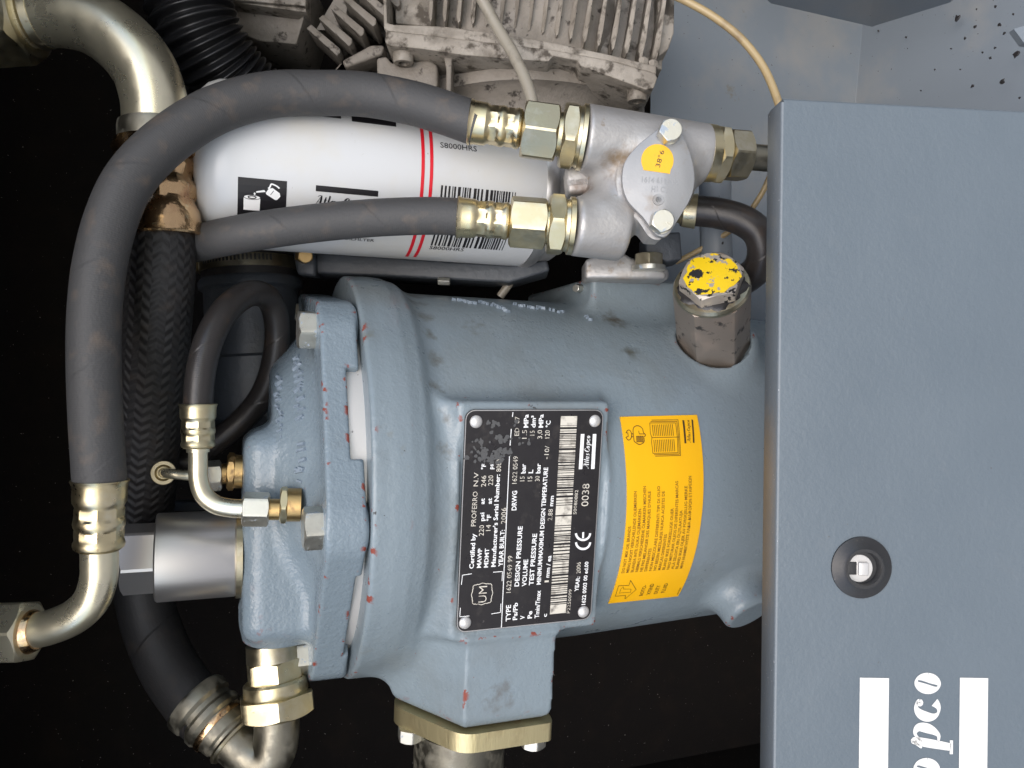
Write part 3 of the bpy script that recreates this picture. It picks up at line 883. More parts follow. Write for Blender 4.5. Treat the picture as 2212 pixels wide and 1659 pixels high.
lumps('casting_mark', [(398, -330, 398, -170, 8, 22), (398, -140, 398, -70, 4, 22), (355, -330, 355, -130, 9, 24), (355, -100, 355, -20, 4, 24), (315, -300, 315, -90, 9, 22)], cone_map, MARKM, lid, 6)['kind'] = 'stuff'
lumps('casting_mark', [(a0, b0, a1_, b1, n_, 16) for a0, b0, a1_, b1, n_ in ((280, -625, 340, -590, 5), (350, -620, 410, -570, 6), (450, -610, 520, -575, 6), (520, -590, 590, -560, 6), (395, -570, 420, -545, 4), (640, -540, 655, -515, 2))],
      lambda Q, h: barrel(np.stack([Q[:, 0], Q[:, 1] / 500], 1), lift=h), MARKM, vessel, 7)['kind'] = 'stuff'

# ---- nameplate on the pad
padn = vc * cp + vb * sp_; padt = vb * cp - vc * sp_


def pad(Q, lift=3.0):                  # (along, sideways on the pad) -> uvw
    Q = np.atleast_2d(Q); return VO + Q[:, :1] * va + Q[:, 1:2] * padt + (PADD + lift) * padn


def padpx(x, y, lift=3.0):
    d = np.array([x - CU, y - CV, -F]) / F; o = np.array([CU, CV, F])
    k = (PADD + lift - (o - VO) @ padn) / (d @ padn); p = o + k * d - VO
    return np.array([p @ va, p @ padt])


NP = [padpx(*c_) for c_ in ((1006, 886), (1303, 882), (1276, 1339), (984, 1363))]
s0, s1 = (NP[0][0] + NP[3][0]) / 2, (NP[1][0] + NP[2][0]) / 2
t0, t1 = (NP[0][1] + NP[1][1]) / 2, (NP[2][1] + NP[3][1]) / 2


def rounded(x0, y0, x1, y1, r, n=6):
    out = []
    for cx, cy, a0 in ((x1 - r, y1 - r, 0), (x0 + r, y1 - r, 90), (x0 + r, y0 + r, 180), (x1 - r, y0 + r, 270)):
        for t in np.radians(np.linspace(a0, a0 + 90, n)): out.append((cx + r * math.cos(t), cy + r * math.sin(t)))
    return np.array(out)


def platelet(name, outline, mapf, h0, h1, mat, parent):
    n = len(outline); V = np.vstack([mapf(outline, h0), mapf(outline, h1)])
    fs = [tuple(range(n)), tuple(range(2 * n - 1, n - 1, -1))] + [(i, (i + 1) % n, n + (i + 1) % n, n + i) for i in range(n)]
    return mk(name, V, fs, mat, parent, angle=25)


nameplate = platelet('nameplate', rounded(s0, t0, s1, t1, 22), pad, .4, 5.0, PLATE, vessel)
nameplate['label'] = 'black riveted nameplate with pressure data and barcodes'
LP = 6.0
padf = lambda Q: pad(Q, LP)
ed = Ink(); ed.stroke(rounded(s0 + 1.5, t0 + 1.5, s1 - 1.5, t1 - 1.5, 21), 2.2, padf, closed=True); ed.build('bright_edge', STEEL, nameplate)
ink, worn = Ink(), Ink()


def ptext(s, x0, y0, x1, y1, h, bold=.022, k=None):
    a_, b_ = padpx(x0, y0, LP), padpx(x1, y1, LP); d = b_ - a_; L_ = np.linalg.norm(d); d = d / L_
    upv = np.array([d[1], -d[0]]); upv = upv if upv[0] < 0 else -upv
    (k or ink).text(s, a_, d, upv, L_, h * 1.13, padf, bold)


B = .022
for s_, x0, y0, x1, y1, h in (
    ('Certified by', 1023, 1227.7, 1027.7, 1152, 9.5), ('MAWP', 1038.8, 1226, 1041.5, 1184, 9), ('psi', 1046, 1124.7, 1046, 1106.4, 9), ('at', 1046.3, 1088.8, 1047, 1076, 9),
    ('MDMT', 1054, 1225.3, 1056.8, 1184, 9), ('at', 1062, 1088, 1062.4, 1075.3, 9), ('psi', 1065, 1013, 1066, 999.6, 9), ('°F', 1060.3, 1124.7, 1061, 1111, 9), ('°F', 1048.4, 1014, 1050, 1002, 9),
    ("Manufacturer's Serial Number:", 1070.2, 1223.7, 1080, 1024.3, 9.5), ('YEAR BUILT:', 1085.8, 1222.9, 1090.3, 1144, 9.5),
    ('TYPE', 1102.6, 1340.8, 1103.4, 1305.8, 10.5), ('DRWG', 1115.3, 1101.6, 1116.9, 1059.4, 10.5), ('Ps/Pb', 1116.9, 1338.4, 1118.5, 1301, 10), ('DESIGN PRESSURE', 1120.9, 1265.9, 1128.8, 1136, 10),
    ('bar', 1135.2, 1021.9, 1135.7, 1001.2, 10), ('MPa', 1140.8, 923.2, 1141.6, 894.5, 10), ('V', 1132.8, 1337, 1133.6, 1329, 10), ('VOLUME', 1136.8, 1265.9, 1140.8, 1207.8, 10), ('L', 1151, 1021.9, 1151.6, 1014, 10),
    ('dm³', 1156.7, 923.2, 1157.5, 897, 10), ('Pe', 1148.8, 1335, 1149.5, 1319, 10), ('TEST PRESSURE', 1152, 1263.5, 1160, 1152, 10), ('bar', 1167, 1022, 1168, 1000.4, 10), ('MPa', 1173, 923.2, 1174, 894.5, 10),
    ('Tmin/Tmax', 1164, 1334.4, 1168, 1274.7, 10), ('MINIMUM/MAXIMUM DESIGN TEMPERATURE', 1168, 1262, 1183.8, 1009.2, 9.5), ('°C', 1188.6, 922.4, 1189.4, 908, 10), ('c', 1181, 1332, 1181.4, 1325, 9), ('mm / ea', 1186.2, 1247, 1191, 1199.8, 9.5),
    ('mm', 1194.5, 1093, 1196.5, 1070.5, 9.5), ('YEAR:', 1249, 1277, 1253, 1245, 9), ('1622 0003 00 ed.00', 1264.2, 1305.8, 1271.4, 1212.6, 9)):
    ptext(s_, x0, y0, x1, y1, h)
for s_, x0, y0, x1, y1, h in (
    ('PROFERRO', 1027.7, 1136, 1032, 1061, 10.5), ('N.V', 1032.5, 1049.8, 1034, 1020, 10), ('220', 1044.7, 1156.8, 1045.7, 1133.7, 10.5), ('246', 1049.5, 1050.6, 1050.3, 1026.7, 10.5), ('14', 1059.5, 1146, 1060.3, 1133, 10.5), ('220', 1064.8, 1048, 1065.4, 1026, 10.5),
    ('8080', 1082.3, 1018, 1083, 991.7, 10.5), ('2006', 1093, 1130.5, 1093.8, 1096, 11), ('1622 0549 99', 1103.4, 1279.5, 1107.3, 1199.8, 10.5), ('1622 0549', 1116, 1044.2, 1119, 985, 10.5), ('ED  07', 1121.2, 940.7, 1122.2, 899.3, 10),
    ('15', 1132.8, 1038.7, 1133.3, 1028.3, 10.5), ('1.5', 1137.6, 947, 1138.4, 928, 10.5), ('15', 1149.5, 1038.7, 1149.9, 1028.3, 10.5), ('15', 1154.6, 940, 1155, 929.5, 10.5), ('30', 1165.5, 1038.7, 1165.8, 1027.5, 10.5), ('3,0', 1171, 947, 1171, 928, 10.5),
    ('-10/', 1184.6, 991, 1187, 963, 10.5), ('120', 1187, 946, 1187.5, 928.7, 10.5), ('1', 1185.4, 1257, 1185.6, 1253, 10), ('2.88', 1192.6, 1124, 1194.3, 1099, 10.5), ('P2250099', 1230.8, 1324, 1235.6, 1272.3, 7.5), ('S0080882', 1245, 1110.3, 1249, 1057.8, 7.5),
    ('0038', 1270.6, 1092.8, 1273.5, 1044.2, 17), ('2006', 1253.9, 1238, 1254.7, 1213.4, 10)):
    ptext(s_, x0, y0, x1, y1, h, bold=-.002, k=worn)


def pl(*pts): return [padpx(x, y, LP) for x, y in pts]


for a_, b_ in (((1083, 1356), (1100.5, 985)), ((1101.8, 962), (1104.5, 926)), ((1107, 900), (1108, 890))): ink.stroke(pl(a_, b_), 2.0, padf)
# certification stamp: corner brackets, scalloped shield and its letters
for br in (((1018.5, 1239), (999, 1242), (996.8, 1262)), ((1066, 1235.5), (1085.5, 1234), (1084.5, 1254)), ((994.5, 1313), (993.2, 1332), (1013, 1330)), ((1062, 1325.5), (1081, 1322.5), (1082, 1304))):
    ink.lines(pl(*br), 1.6, padf)
t_ = np.linspace(0, 2 * np.pi, 90, endpoint=False); cS = padpx(1041.5, 1282.5, LP)
ex, ey = np.cos(t_), np.sin(t_); sq = 1 / np.maximum(np.abs(ex), np.abs(ey)); rS = 25 * np.minimum(sq, 1.28) * (1 + .05 * np.cos(8 * t_)) * (1 - .09 * (np.abs(np.abs(ex) - np.abs(ey)) < .34))
worn.stroke(cS + np.stack([rS * ex, rS * ey], 1), 1.7, padf, closed=True)
ptext('UM', 1050.5, 1300, 1052.5, 1265, 18, bold=-.004, k=worn)
# CE mark
for cy, bar_ in ((1170.5, 0), (1147, 1)):
    P_ = [padpx(1259.5 + 0 + 15.3 * math.cos(q), cy - 15 * math.sin(q) + (4 if bar_ else 0), LP) for q in np.radians(np.linspace(180 + 2, 360 - 2, 24))]
    ink.stroke(P_, 5.6, padf)
ink.stroke(pl((1259.5, 1162), (1259.8, 1149)), 5.2, padf)
# bar codes and maker's mark
for (xa, ya, xb, yb, sd_) in ((1187.8, 1326.5, 1199.7, 1115.5, 3), (1199.9, 1112.5, 1211.7, 898.5, 5)):
    p0_, p1_ = padpx(xa, ya, LP), padpx(xb, yb, LP); w_ = 42.5; d_ = norm(p1_ - p0_); n_ = np.array([-d_[1], d_[0]]); n_ = n_ if n_[0] > 0 else -n_; L_ = np.linalg.norm(p1_ - p0_)
    mf = lambda Q, p0_=p0_, d_=d_, n_=n_: padf(p0_ + Q[:, :1] * d_ + Q[:, 1:2] * n_)
    bc = Ink(); bc.rect(0, 0, 23, w_, mf); bc.rect(L_ - 22, 0, L_, w_, mf); barcode(bc, 25, L_ - 23, 0, w_, mf, 1.75, sd_); bc.build('barcode', PRINTWORN, nameplate)
for xa, ya, xb, yb in ((1254, 1013, 1258.6, 937), (1280.5, 1012.5, 1284.4, 937)): ink.stroke(pl((xa, ya), (xb, yb)), 9.5, padf)
a_, b_ = padpx(1271.5, 1010, LP), padpx(1275.5, 940, LP)
script(ink, 'Atlas Copco', a_, norm(b_ - a_), np.array([-1., 0]), 8.6, padf, length=np.linalg.norm(b_ - a_))
ink.build('lettering', PRINTW, nameplate); worn.build('stamped_lettering', PRINTWORN, nameplate)
sm = Ink()
for (cx, cy, rx, ry, n_) in ((1062, 985, 44, 16, 46), (1036, 962, 20, 26, 16), (1064, 915, 16, 12, 10), (1100, 975, 22, 12, 14), (1110, 915, 8, 9, 3), (1135, 955, 16, 10, 6), (1085, 950, 24, 10, 9)):
    for _ in range(n_):
        c_ = padpx(cx + random.gauss(0, .5) * rx, cy + random.gauss(0, .5) * ry, LP); r_ = random.uniform(2.5, 7)
        an = np.linspace(0, 2 * np.pi, 9, endpoint=False); rad_ = r_ * rng.uniform(.6, 1.15, 9)
        lf = LP + .5 + random.random() * .8
        sm.add(pad(c_ + np.stack([rad_ * np.cos(an), rad_ * np.sin(an)], 1), lf), [tuple(range(9))])
sm.build('overspray_smudge', SMUDGE, nameplate)
for x, y in ((1028.5, 910.4), (1285, 908.8), (1004.6, 1344.8), (1260.3, 1320.9)):
    c_ = padpx(x, y, 5)
    p_ = pad(c_, 4.5)[0]
    lathe('rivet', p_, p_ + padn * 9, [(0, 15), (.25, 14.5), (.55, 12), (.85, 6.5), (1, .4)], MACH, nameplate, seg=28, angle=60)

# ---- orange warning sticker wrapped on the barrel
ST = [vhit(x, y) for x, y in ((1338, 900.6), (1504.5, 896.3), (1463.5, 1286), (1313.3, 1301.6))]
NS, NTt = 12, 48
Q = []
for j in range(NTt + 1):
    for i in range(NS + 1):
        f, g_ = i / NS, j / NTt
        L0 = np.array(ST[0]) * (1 - g_) + np.array(ST[3]) * g_; L1 = np.array(ST[1]) * (1 - g_) + np.array(ST[2]) * g_
        Q.append(L0 * (1 - f) + L1 * f)
Q = np.array(Q); mS = NS + 1
qf = [(j * mS + i, j * mS + i + 1, (j + 1) * mS + i + 1, (j + 1) * mS + i) for j in range(NTt) for i in range(NS)]
n_ = len(Q)
rimq = [i for i in range(mS)] + [j * mS + NS for j in range(1, NTt + 1)] + [NTt * mS + i for i in range(NS - 1, -1, -1)] + [j * mS for j in range(NTt - 1, 0, -1)]
qf2 = qf + [tuple(n_ + k for k in f[::-1]) for f in qf] + [(rimq[i], rimq[(i + 1) % len(rimq)], n_ + rimq[(i + 1) % len(rimq)], n_ + rimq[i]) for i in range(len(rimq))]
sticker = mk('warning_sticker', np.vstack([barrel(Q, 2.6), barrel(Q, .8)]), qf2, YELLOW, vessel, angle=40)
sticker['label'] = 'orange-yellow oil brand warning sticker in many languages'


def stk(x, y): return np.array(vhit(x, y)) * np.array([1, 500])     # (along, arc length)


stf = lambda Q: barrel(np.stack([Q[:, 0], Q[:, 1] / 500], 1), 3.4)
tx, tdk = Ink(), Ink()
LINES = ['DO NOT MIX OIL BRANDS', 'MENG NOOIT VERSCHILLENDE OLIEMERKEN', 'BLANDA INTE OLIKA OLJEMÄRKEN', 'NIEMALS VERSCHIEDENE ÖLMARKEN MISCHEN', "NE PAS MELANGER DES MARQUES D'HUILE", 'DIFFERENTES', 'NON MESCOLARE DIFFERENTI TIPI DI OLIO', 'NO BEDEN MEZSLARSE NUNCA ACEITES DE', 'MARCAS DIFERENTES',
         'BLAND IKKE FORSKELLIGE OLIER', 'NAO MISTURAR OLEOS DE DIFERENTES MARCAS', 'ALÄ SELOITA ERI ÖLJYLAATUJA', 'BLAND IKKE OLJER AV FORSKJELLIG MERKE', 'MHN ANAMEIΓNYETE ΛΑΔΙΑ ΔΙΑΦΟΡΩΝ ΕΤΑΙΡΕΙΩΝ']
pA, pB = stk(1347, 1235), stk(1472.5, 1225)
dirn = norm(stk(1362.5, 1122) - stk(1347, 1235))
upd = np.array([dirn[1], -dirn[0]]); upd = upd if upd[0] < 0 else -upd
for i, l_ in enumerate(LINES): tx.text(l_, pA + (pB - pA) * i / 13, dirn, upd, len(l_) * 6.35, 8.4, stf, .008)
for i, (l_, w_) in enumerate((('ROTO-', 36), ('XTEND', 37), ('DUTY', 29), ('FLUID', 32))):
    tdk.text(l_, stk(1387.5 + 15.6 * i, 1283.5 - 2.2 * i), dirn, upd, w_ * 1.15, 11.5, stf, .004)
tdk.text('1079 9920 87', stk(1464, 1281), dirn, upd, 28, 5, stf, .01)
tdk.lines([stk(x, y) for x, y in ((1328, 1285.5), (1335, 1263), (1357.5, 1262), (1361, 1251.5), (1373, 1271), (1349, 1291), (1350, 1283.5))], 1.4, stf, closed=True)
tdk.lines([stk(x, y) for x, y in ((1337, 1279), (1340, 1270), (1345, 1264.5), (1346, 1270), (1362, 1270), (1361, 1277), (1341, 1278))], 1.0, stf, closed=True)
bkx = lambda x, y: stk(1287.6 + x * .12255, 881 + y * .12255)
for k in range(3):
    o_ = 26 * k
    tdk.lines([bkx(935 + o_ * .7, 268 - o_ * .95), bkx(1390 + o_ * .8, 268 - o_ * 1.05), bkx(1420 + o_ * .8, 525), bkx(1430 + o_ * .9, 790 + o_ * .9), bkx(990 + o_ * .9, 800 + o_ * .95)], 1.4, stf)
tdk.lines([bkx(935, 268), bkx(945, 450), bkx(972, 525), bkx(966, 600), bkx(990, 800)], 1.4, stf); tdk.lines([bkx(972, 525), bkx(1450, 515)], 1.4, stf)
for k in range(12):
    tdk.stroke([bkx(978 + 32 * k, 298 - k * .8), bkx(1000 + 32 * k, 500 - k * .8)], 1.6, stf); tdk.stroke([bkx(1006 + 32 * k, 565 - k * 1.2), bkx(1022 + 32 * k, 775 - k)], 1.6, stf)
hd = smooth_path(np.array([bkx(*p) for p in ((660, 590), (640, 420), (660, 340), (730, 318), (800, 360), (825, 440), (860, 470), (850, 500), (830, 510), (838, 590), (800, 630), (750, 645), (700, 620), (660, 590))]), 5)
tdk.stroke(hd, 1.8, stf)
for k in range(4): tdk.lines([bkx(700 + 32 * k, 500), bkx(708 + 32 * k, 600), bkx(724 + 32 * k, 600), bkx(716 + 32 * k, 500)], 1.5, stf, closed=True)
tdk.lines([bkx(740, 410), bkx(750, 460), bkx(845, 462)], 1.6, stf)
tdk.stroke(np.array([bkx(565 + 50 * math.cos(q), 480 + 88 * math.sin(q)) for q in np.radians(np.linspace(-150, 150, 26))]), 1.8, stf)
tdk.lines([bkx(516, 440), bkx(550, 445), bkx(555, 500), bkx(516, 520)], 1.8, stf)
tdk.lines([bkx(612, 460), bkx(645, 458)], 1.8, stf); tdk.lines([bkx(612, 510), bkx(650, 510)], 1.8, stf)
tdk.stroke([bkx(1525, 220), bkx(1563, 625)], 5.4, stf); tdk.stroke([bkx(1682, 210), bkx(1710, 618)], 4.6, stf)
a_, b_ = bkx(1655, 605), bkx(1632, 215)
script(tdk, 'Atlas Copco', a_, norm(b_ - a_), np.array([-1., 0]), 6.0, stf, length=np.linalg.norm(b_ - a_))
tx.build('lettering', INKBROWN, sticker); tdk.build('bold_print', INKDARK, sticker)

# ---- oil filler neck and its yellow-marked plug
pb = PLUG_B - PLUG_D * 22; pdir = PLUG_D
neck = hexnut('filler_neck', pb, pb + pdir * 262, 101, NECKM, vessel, c0=False, rot=.42, cham=1.02)
lathe('seal_ring', pb + pdir * 256, pb + pdir * 276, [(0, 40), (0, 96), (.5, 98), (1, 94), (1, 74), (.8, 70), (.8, 30)], GOLDDULL, neck)
plug = hexnut('filler_plug', pb + pdir * 258, pb + pdir * 314, 84, PLUGM, vessel, c0=False, rot=.28, cham=1.0)
lathe('grime_ring', pb + pdir * 274, pb + pdir * 281, [(0, 60), (0, 88), (.6, 84), (1, 74), (1, 60)], BLACKRUB, plug, seg=64, angle=60, facet=lambda d, an: 1 + .05 * np.sin(5 * an + 1) + .04 * np.sin(11 * an) + .025 * np.sin(23 * an))
lathe('paint_mark', pb + pdir * 313.5, pb + pdir * 315.2, [(0, 50), (0, 68), (1, 68), (1, 50), (1, 1)], PLUGTOP, plug, seg=40, facet=lambda d, an: 1 + .05 * np.sin(3 * an + 1) + .04 * np.sin(7 * an) + .03 * np.sin(13 * an))

# ================================================================ minimum pressure valve on the lid
mpv = thing('pressure_valve', 'plain turned steel valve barrel with hexagon head on the vessel lid', 'valve')
q = lambda s_: VL([(s_, 172, 170)])[0]
lathe('base_ring', q(-270), q(-256), [(0, 60), (0, 110), (1, 110), (1, 60)], GOLDDULL, mpv)
lathe('barrel', q(-450), q(-270), [(0, 70), (0, 102), (.02, 105), (.98, 105), (1, 103), (1, 70)], STEEL, mpv, seg=72)
hexnut('hex_head', q(-524), q(-450), 86, STEEL, mpv, c1=False, rot=.40, cham=1.0)


# ================================================================ hoses and pipes
def run(points):                       # sighted (x, y, w) -> uvw list
    return [PX(*p) for p in points]


def along(p0, p1, f): return np.array(p0) + (np.array(p1) - np.array(p0)) * f


big = thing('oil_hose', 'thick grey rubber hose arching over the white filter to the lower left pipe bend', 'hose', 'oil hoses')
r_ = rr(46, -175)
tube('hose', run([(1030, 268, -176), (960, 243, -172), (880, 220, -163), (780, 203, -148), (680, 201, -120), (595, 203, -92), (510, 221, -55), (428, 257, -18), (340, 321, 25), (278, 392, 56), (240, 475, 76), (216, 572, 90), (205, 672, 96), (203, 780, 98), (207, 900, 98), (213, 1000, 96), (216, 1050, 95)]), r_, HOSE, big, seg=48, n=10)
fa, fb = PX(1014, 263, -175), PX(1262, 297, -182)
ferrule('ferrule', fa, along(fa, fb, .46), rr(45, -175), BRASSFER, big)
lathe('sleeve', along(fa, fb, .43), along(fa, fb, .50), [(0, 20), (0, rr(33, -175)), (1, rr(33, -175)), (1, 20)], BRASSFER, big)
hexnut('union_nut', along(fa, fb, .46), along(fa, fb, .765), rr(66, -178), GOLDDULL, big, rot=.3, cham=.96)
lathe('neck', along(fa, fb, .74), along(fa, fb, .82), [(0, 20), (0, rr(47, -178)), (1, rr(47, -178)), (1, 20)], GOLD, big)
hexnut('adapter', along(fa, fb, .80), along(fa, fb, .93), rr(76, -180), GOLDDULL, big, rot=.12, cham=.97)
lathe('collar', along(fa, fb, .92), along(fa, fb, 1.0), [(0, 20), (0, rr(62, -180)), (.5, rr(66, -180)), (.55, rr(70, -180)), (1, rr(70, -180)), (1, 20)], GOLD, big)
ga, gb = PX(216, 1036, 95), PX(214, 1188, 92)
ferrule('ferrule', ga, gb, rr(54, 95), BRASSFER, big)
tube('bent_pipe', run([(214, 1180, 92), (215, 1215, 90), (213, 1250, 88), (198, 1295, 84), (163, 1330, 80), (115, 1352, 76), (72, 1362, 72), (40, 1366, 70)]), rr(38, 90), ZINC, big)
lathe('end_collar', PX(82, 1361, 73), PX(56, 1364, 71), [(0, 25), (0, rr(40, 72)), (.4, rr(45, 72)), (1, rr(50, 72)), (1, 25)], COPPER, big)
hexnut('end_nut', PX(66, 1363, 72), PX(-30, 1366, 70), rr(70, 72), ZINC, big, rot=.30, cham=.96)

low = thing('oil_hose', 'thinner grey rubber hose crossing the white filter to the lower block port', 'hose', 'oil hoses')
tube('hose', run([(1000, 469, -166), (940, 466, -160), (850, 468, -150), (760, 474, -140), (660, 484, -125), (560, 498, -118), (480, 513, -140), (420, 526, -190), (360, 538, -250), (300, 548, -310), (230, 560, -380)]), rr(40, -165), HOSE, low, seg=44, n=10)
fa, fb = PX(988, 469, -165), PX(1238, 488, -176)
ferrule('ferrule', fa, along(fa, fb, .455), rr(42, -165), BRASSFER, low)
lathe('sleeve', along(fa, fb, .42), along(fa, fb, .48), [(0, 20), (0, rr(31, -165)), (1, rr(31, -165)), (1, 20)], COPPER, low)
hexnut('union_nut', along(fa, fb, .45), along(fa, fb, .765), rr(58, -170), GOLD, low, rot=.1, cham=.96)
lathe('neck', along(fa, fb, .74), along(fa, fb, .80), [(0, 20), (0, rr(42, -170)), (1, rr(42, -170)), (1, 20)], GOLD, low)
hexnut('adapter', along(fa, fb, .78), along(fa, fb, .92), rr(69, -172), GOLD, low, rot=.5, cham=.97)
lathe('collar', along(fa, fb, .91), along(fa, fb, 1.0), [(0, 20), (0, rr(54, -175)), (.5, rr(57, -175)), (.55, rr(62, -175)), (1, rr(62, -175)), (1, 20)], GOLD, low)

dis = thing('discharge_hose', 'wide braided hose hanging from the bent zinc pipe with copper-coloured ferrule', 'hose')
tube('pipe_elbow', run([(30, 36, -120), (90, 30, -120), (150, 33, -120), (210, 52, -119), (270, 96, -118), (312, 150, -117), (332, 210, -116), (337, 262, -115), (338, 320, -115)]), rr(68, -118), ZINC, dis, seg=56)
lathe('welded_collar', PX(92, 30, -120), PX(40, 36, -120), [(0, 50), (0, rr(70, -120)), (.3, rr(72, -120)), (.5, rr(66, -120)), (.7, rr(60, -120)), (1, rr(58, -120)), (1, 40)], GOLDDULL, dis)
hexnut('end_nut', PX(64, 33, -120), PX(-60, 42, -120), rr(104, -120), GOLD, dis, rot=.2, cham=.94)
lathe('pipe_socket', PX(337, 268, -115), PX(339, 320, -115), [(0, 60), (0, rr(76, -115)), (.2, rr(78, -115)), (1, rr(78, -115)), (1, 60)], ZINCDIRTY, dis)
lathe('bead', PX(338, 308, -115), PX(339, 340, -115), [(0, 60), (0, rr(84, -115)), (.5, rr(90, -115)), (1, rr(84, -115)), (1, 60)], COPPER, dis)
ferrule('ferrule', PX(352, 512, -118), PX(341, 320, -115), rr(79, -117), COPPER, dis, style=1)
tube('hose', run([(349, 470, -118), (346, 560, -120), (340, 660, -135), (332, 780, -170), (322, 900, -225), (312, 1020, -290), (306, 1110, -345)]), rr(73, -118), BRAID, dis, seg=56, n=10)
tube('lower_hose', run([(308, 1080, -330), (304, 1160, -370), (306, 1250, -385), (325, 1345, -375), (365, 1440, -340), (420, 1518, -295), (450, 1548, -275)]), rr(67, -118), HOSEDIM, dis, seg=48, n=10)
fa, fb = PX(420, 1512, -290), PX(505, 1597, -255)
lathe('lower_ferrule', fa, fb, [(0, 60), (0, 80), (.06, 83), (.22, 81), (.28, 73), (.36, 73), (.42, 79), (.52, 79), (.58, 72), (.66, 72), (.72, 69), (.86, 67), (.9, 62), (1, 60), (1, 40)], ZINCDIRTY, dis)
lathe('copper_band', along(fa, fb, .60), along(fa, fb, .70), [(0, 40), (0, 75), (.5, 76), (1, 74), (1, 40)], COPPER, dis)
lathe('pipe_bead', along(fa, fb, .96), along(fa, fb, 1.04), [(0, 40), (0, 67), (.5, 70), (1, 66), (1, 40)], GOLDDULL, dis)
tube('lower_elbow', run([(488, 1580, -262), (522, 1616, -250), (560, 1640, -242), (586, 1630, -240), (597, 1590, -242), (598, 1545, -245), (597, 1500, -250)]), rr(48, -245), ZINCDIRTY, dis, seg=44)
zz = lambda y: PX(588 + (y - 1400) * .085, y, -262 + (y - 1400) * .1)
lathe('port_collar', zz(1388), zz(1424), [(0, 30), (0, 62), (1, 64), (1, 30)], GOLDDULL, dis)
hexnut('port_adapter', zz(1422), zz(1470), 70, GOLD, dis, rot=.45, cham=.97)
lathe('union_ring', zz(1466), zz(1502), [(0, 30), (0, 70), (.15, 76), (.8, 78), (1, 74), (1, 30)], GOLD, dis, seg=64)
hexnut('union_nut', zz(1498), zz(1544), 97, GOLD, dis, c0=False, rot=.38, cham=.97)

sml = thing('control_hose', 'thin black rubber hose looped between two small pipe fittings on the lid', 'hose')
tube('hose', run([(428, 885, -70), (429, 850, -72), (436, 790, -80), (455, 725, -105), (490, 667, -160), (538, 634, -240), (580, 645, -320), (598, 700, -370), (592, 780, -400), (565, 855, -420), (515, 915, -430), (450, 965, -425), (395, 1000, -410), (362, 1016, -370), (354, 1019, -320)]), rr(31, -75), HOSEBLK, sml, n=10)
ferrule('ferrule', PX(428, 872, -70), PX(428, 968, -70), rr(37, -70), GOLD, sml)
lathe('pipe_bead', PX(428, 968, -70), PX(428, 976, -70), [(0, 10), (0, rr(24, -70)), (1, rr(24, -70)), (1, 10)], ZINC, sml)
tube('bent_pipe', run([(428, 965, -70), (428, 1000, -70), (429, 1035, -70), (440, 1068, -70), (465, 1089, -71), (497, 1097, -73), (530, 1099, -75)]), rr(20, -70), ZINC, sml)
hexnut('union_nut', PX(524, 1099, -75), PX(582, 1100, -90), rr(38, -78), BOLT, sml, rot=.25, cham=.95)
lathe('brass_thread', PX(580, 1100, -90), PX(606, 1100, -97), [(0, 10), (0, rr(23, -90)), (1, rr(23, -90)), (1, 10)], BRASS, sml)
hexnut('adapter', PX(604, 1090, -97), PX(622, 1090, -102), rr(42, -98), GOLD, sml, rot=.45, cham=.93)
lathe('seat_ring', PX(620, 1090, -102), PX(650, 1090, -110), [(0, 10), (0, rr(36, -100)), (1, rr(36, -100)), (1, 10)], BRASS, sml)
lathe('rear_ferrule', PX(354, 1020, -330), PX(353, 1021, -205), [(0, 20), (0, 28), (.5, 27), (.9, 27), (.95, 30), (1, 28), (1, 20), (.93, 15)], GOLDDULL, sml)
tube('rear_pipe', run([(352, 1021, -230), (356, 1021, -196), (370, 1023, -186), (400, 1026, -186), (450, 1028, -192)]), rr(11, -190), ZINC, sml)
hexnut('rear_nut', PX(446, 1028, -190), PX(479, 1026, -202), rr(34, -195), BOLT, sml, rot=.2, cham=.95)
lathe('rear_thread', PX(478, 1024, -200), PX(492, 1022, -206), [(0, 10), (0, rr(22, -200)), (1, rr(22, -200)), (1, 10)], BRASS, sml)
hexnut('rear_adapter', PX(490, 1018, -206), PX(508, 1018, -212), rr(42, -208), BRASS, sml, rot=.1, cham=.95)
lathe('rear_seat', PX(506, 1018, -212), PX(524, 1018, -218), [(0, 10), (0, rr(36, -212)), (1, rr(36, -212)), (1, 10)], BRASS, sml)

# ================================================================ oil filter
FA = va; FO = PX(418, 349, -250); FR = 205.0; FLEN = 905.0
fcc = norm(np.array([0, 0, 1.]) - FA * FA[2]); fbb = np.cross(FA, fcc); fbb = fbb if fbb[1] > 0 else -fbb


def filt(Q, lift=.9):                  # (along, arc length) on the canister -> uvw
    Q = np.atleast_2d(Q); t = Q[:, 1] / FR; R = FR + lift
    return FO + Q[:, :1] * FA + (R * np.sin(t))[:, None] * fbb + (R * np.cos(t))[:, None] * fcc


def fpx(x, y):
    d = np.array([x - CU, y - CV, -F]) / F; R3 = np.stack([FA, fbb, fcc]); o = R3 @ (np.array([CU, CV, F]) - FO); d = R3 @ d
    A = d[1] ** 2 + d[2] ** 2; Bq = o[1] * d[1] + o[2] * d[2]; C_ = o[1] ** 2 + o[2] ** 2 - FR * FR
    k = (-Bq - math.sqrt(max(Bq * Bq - A * C_, 0))) / A; p = o + k * d
    return np.array([p[0], FR * math.atan2(p[1], p[2])])


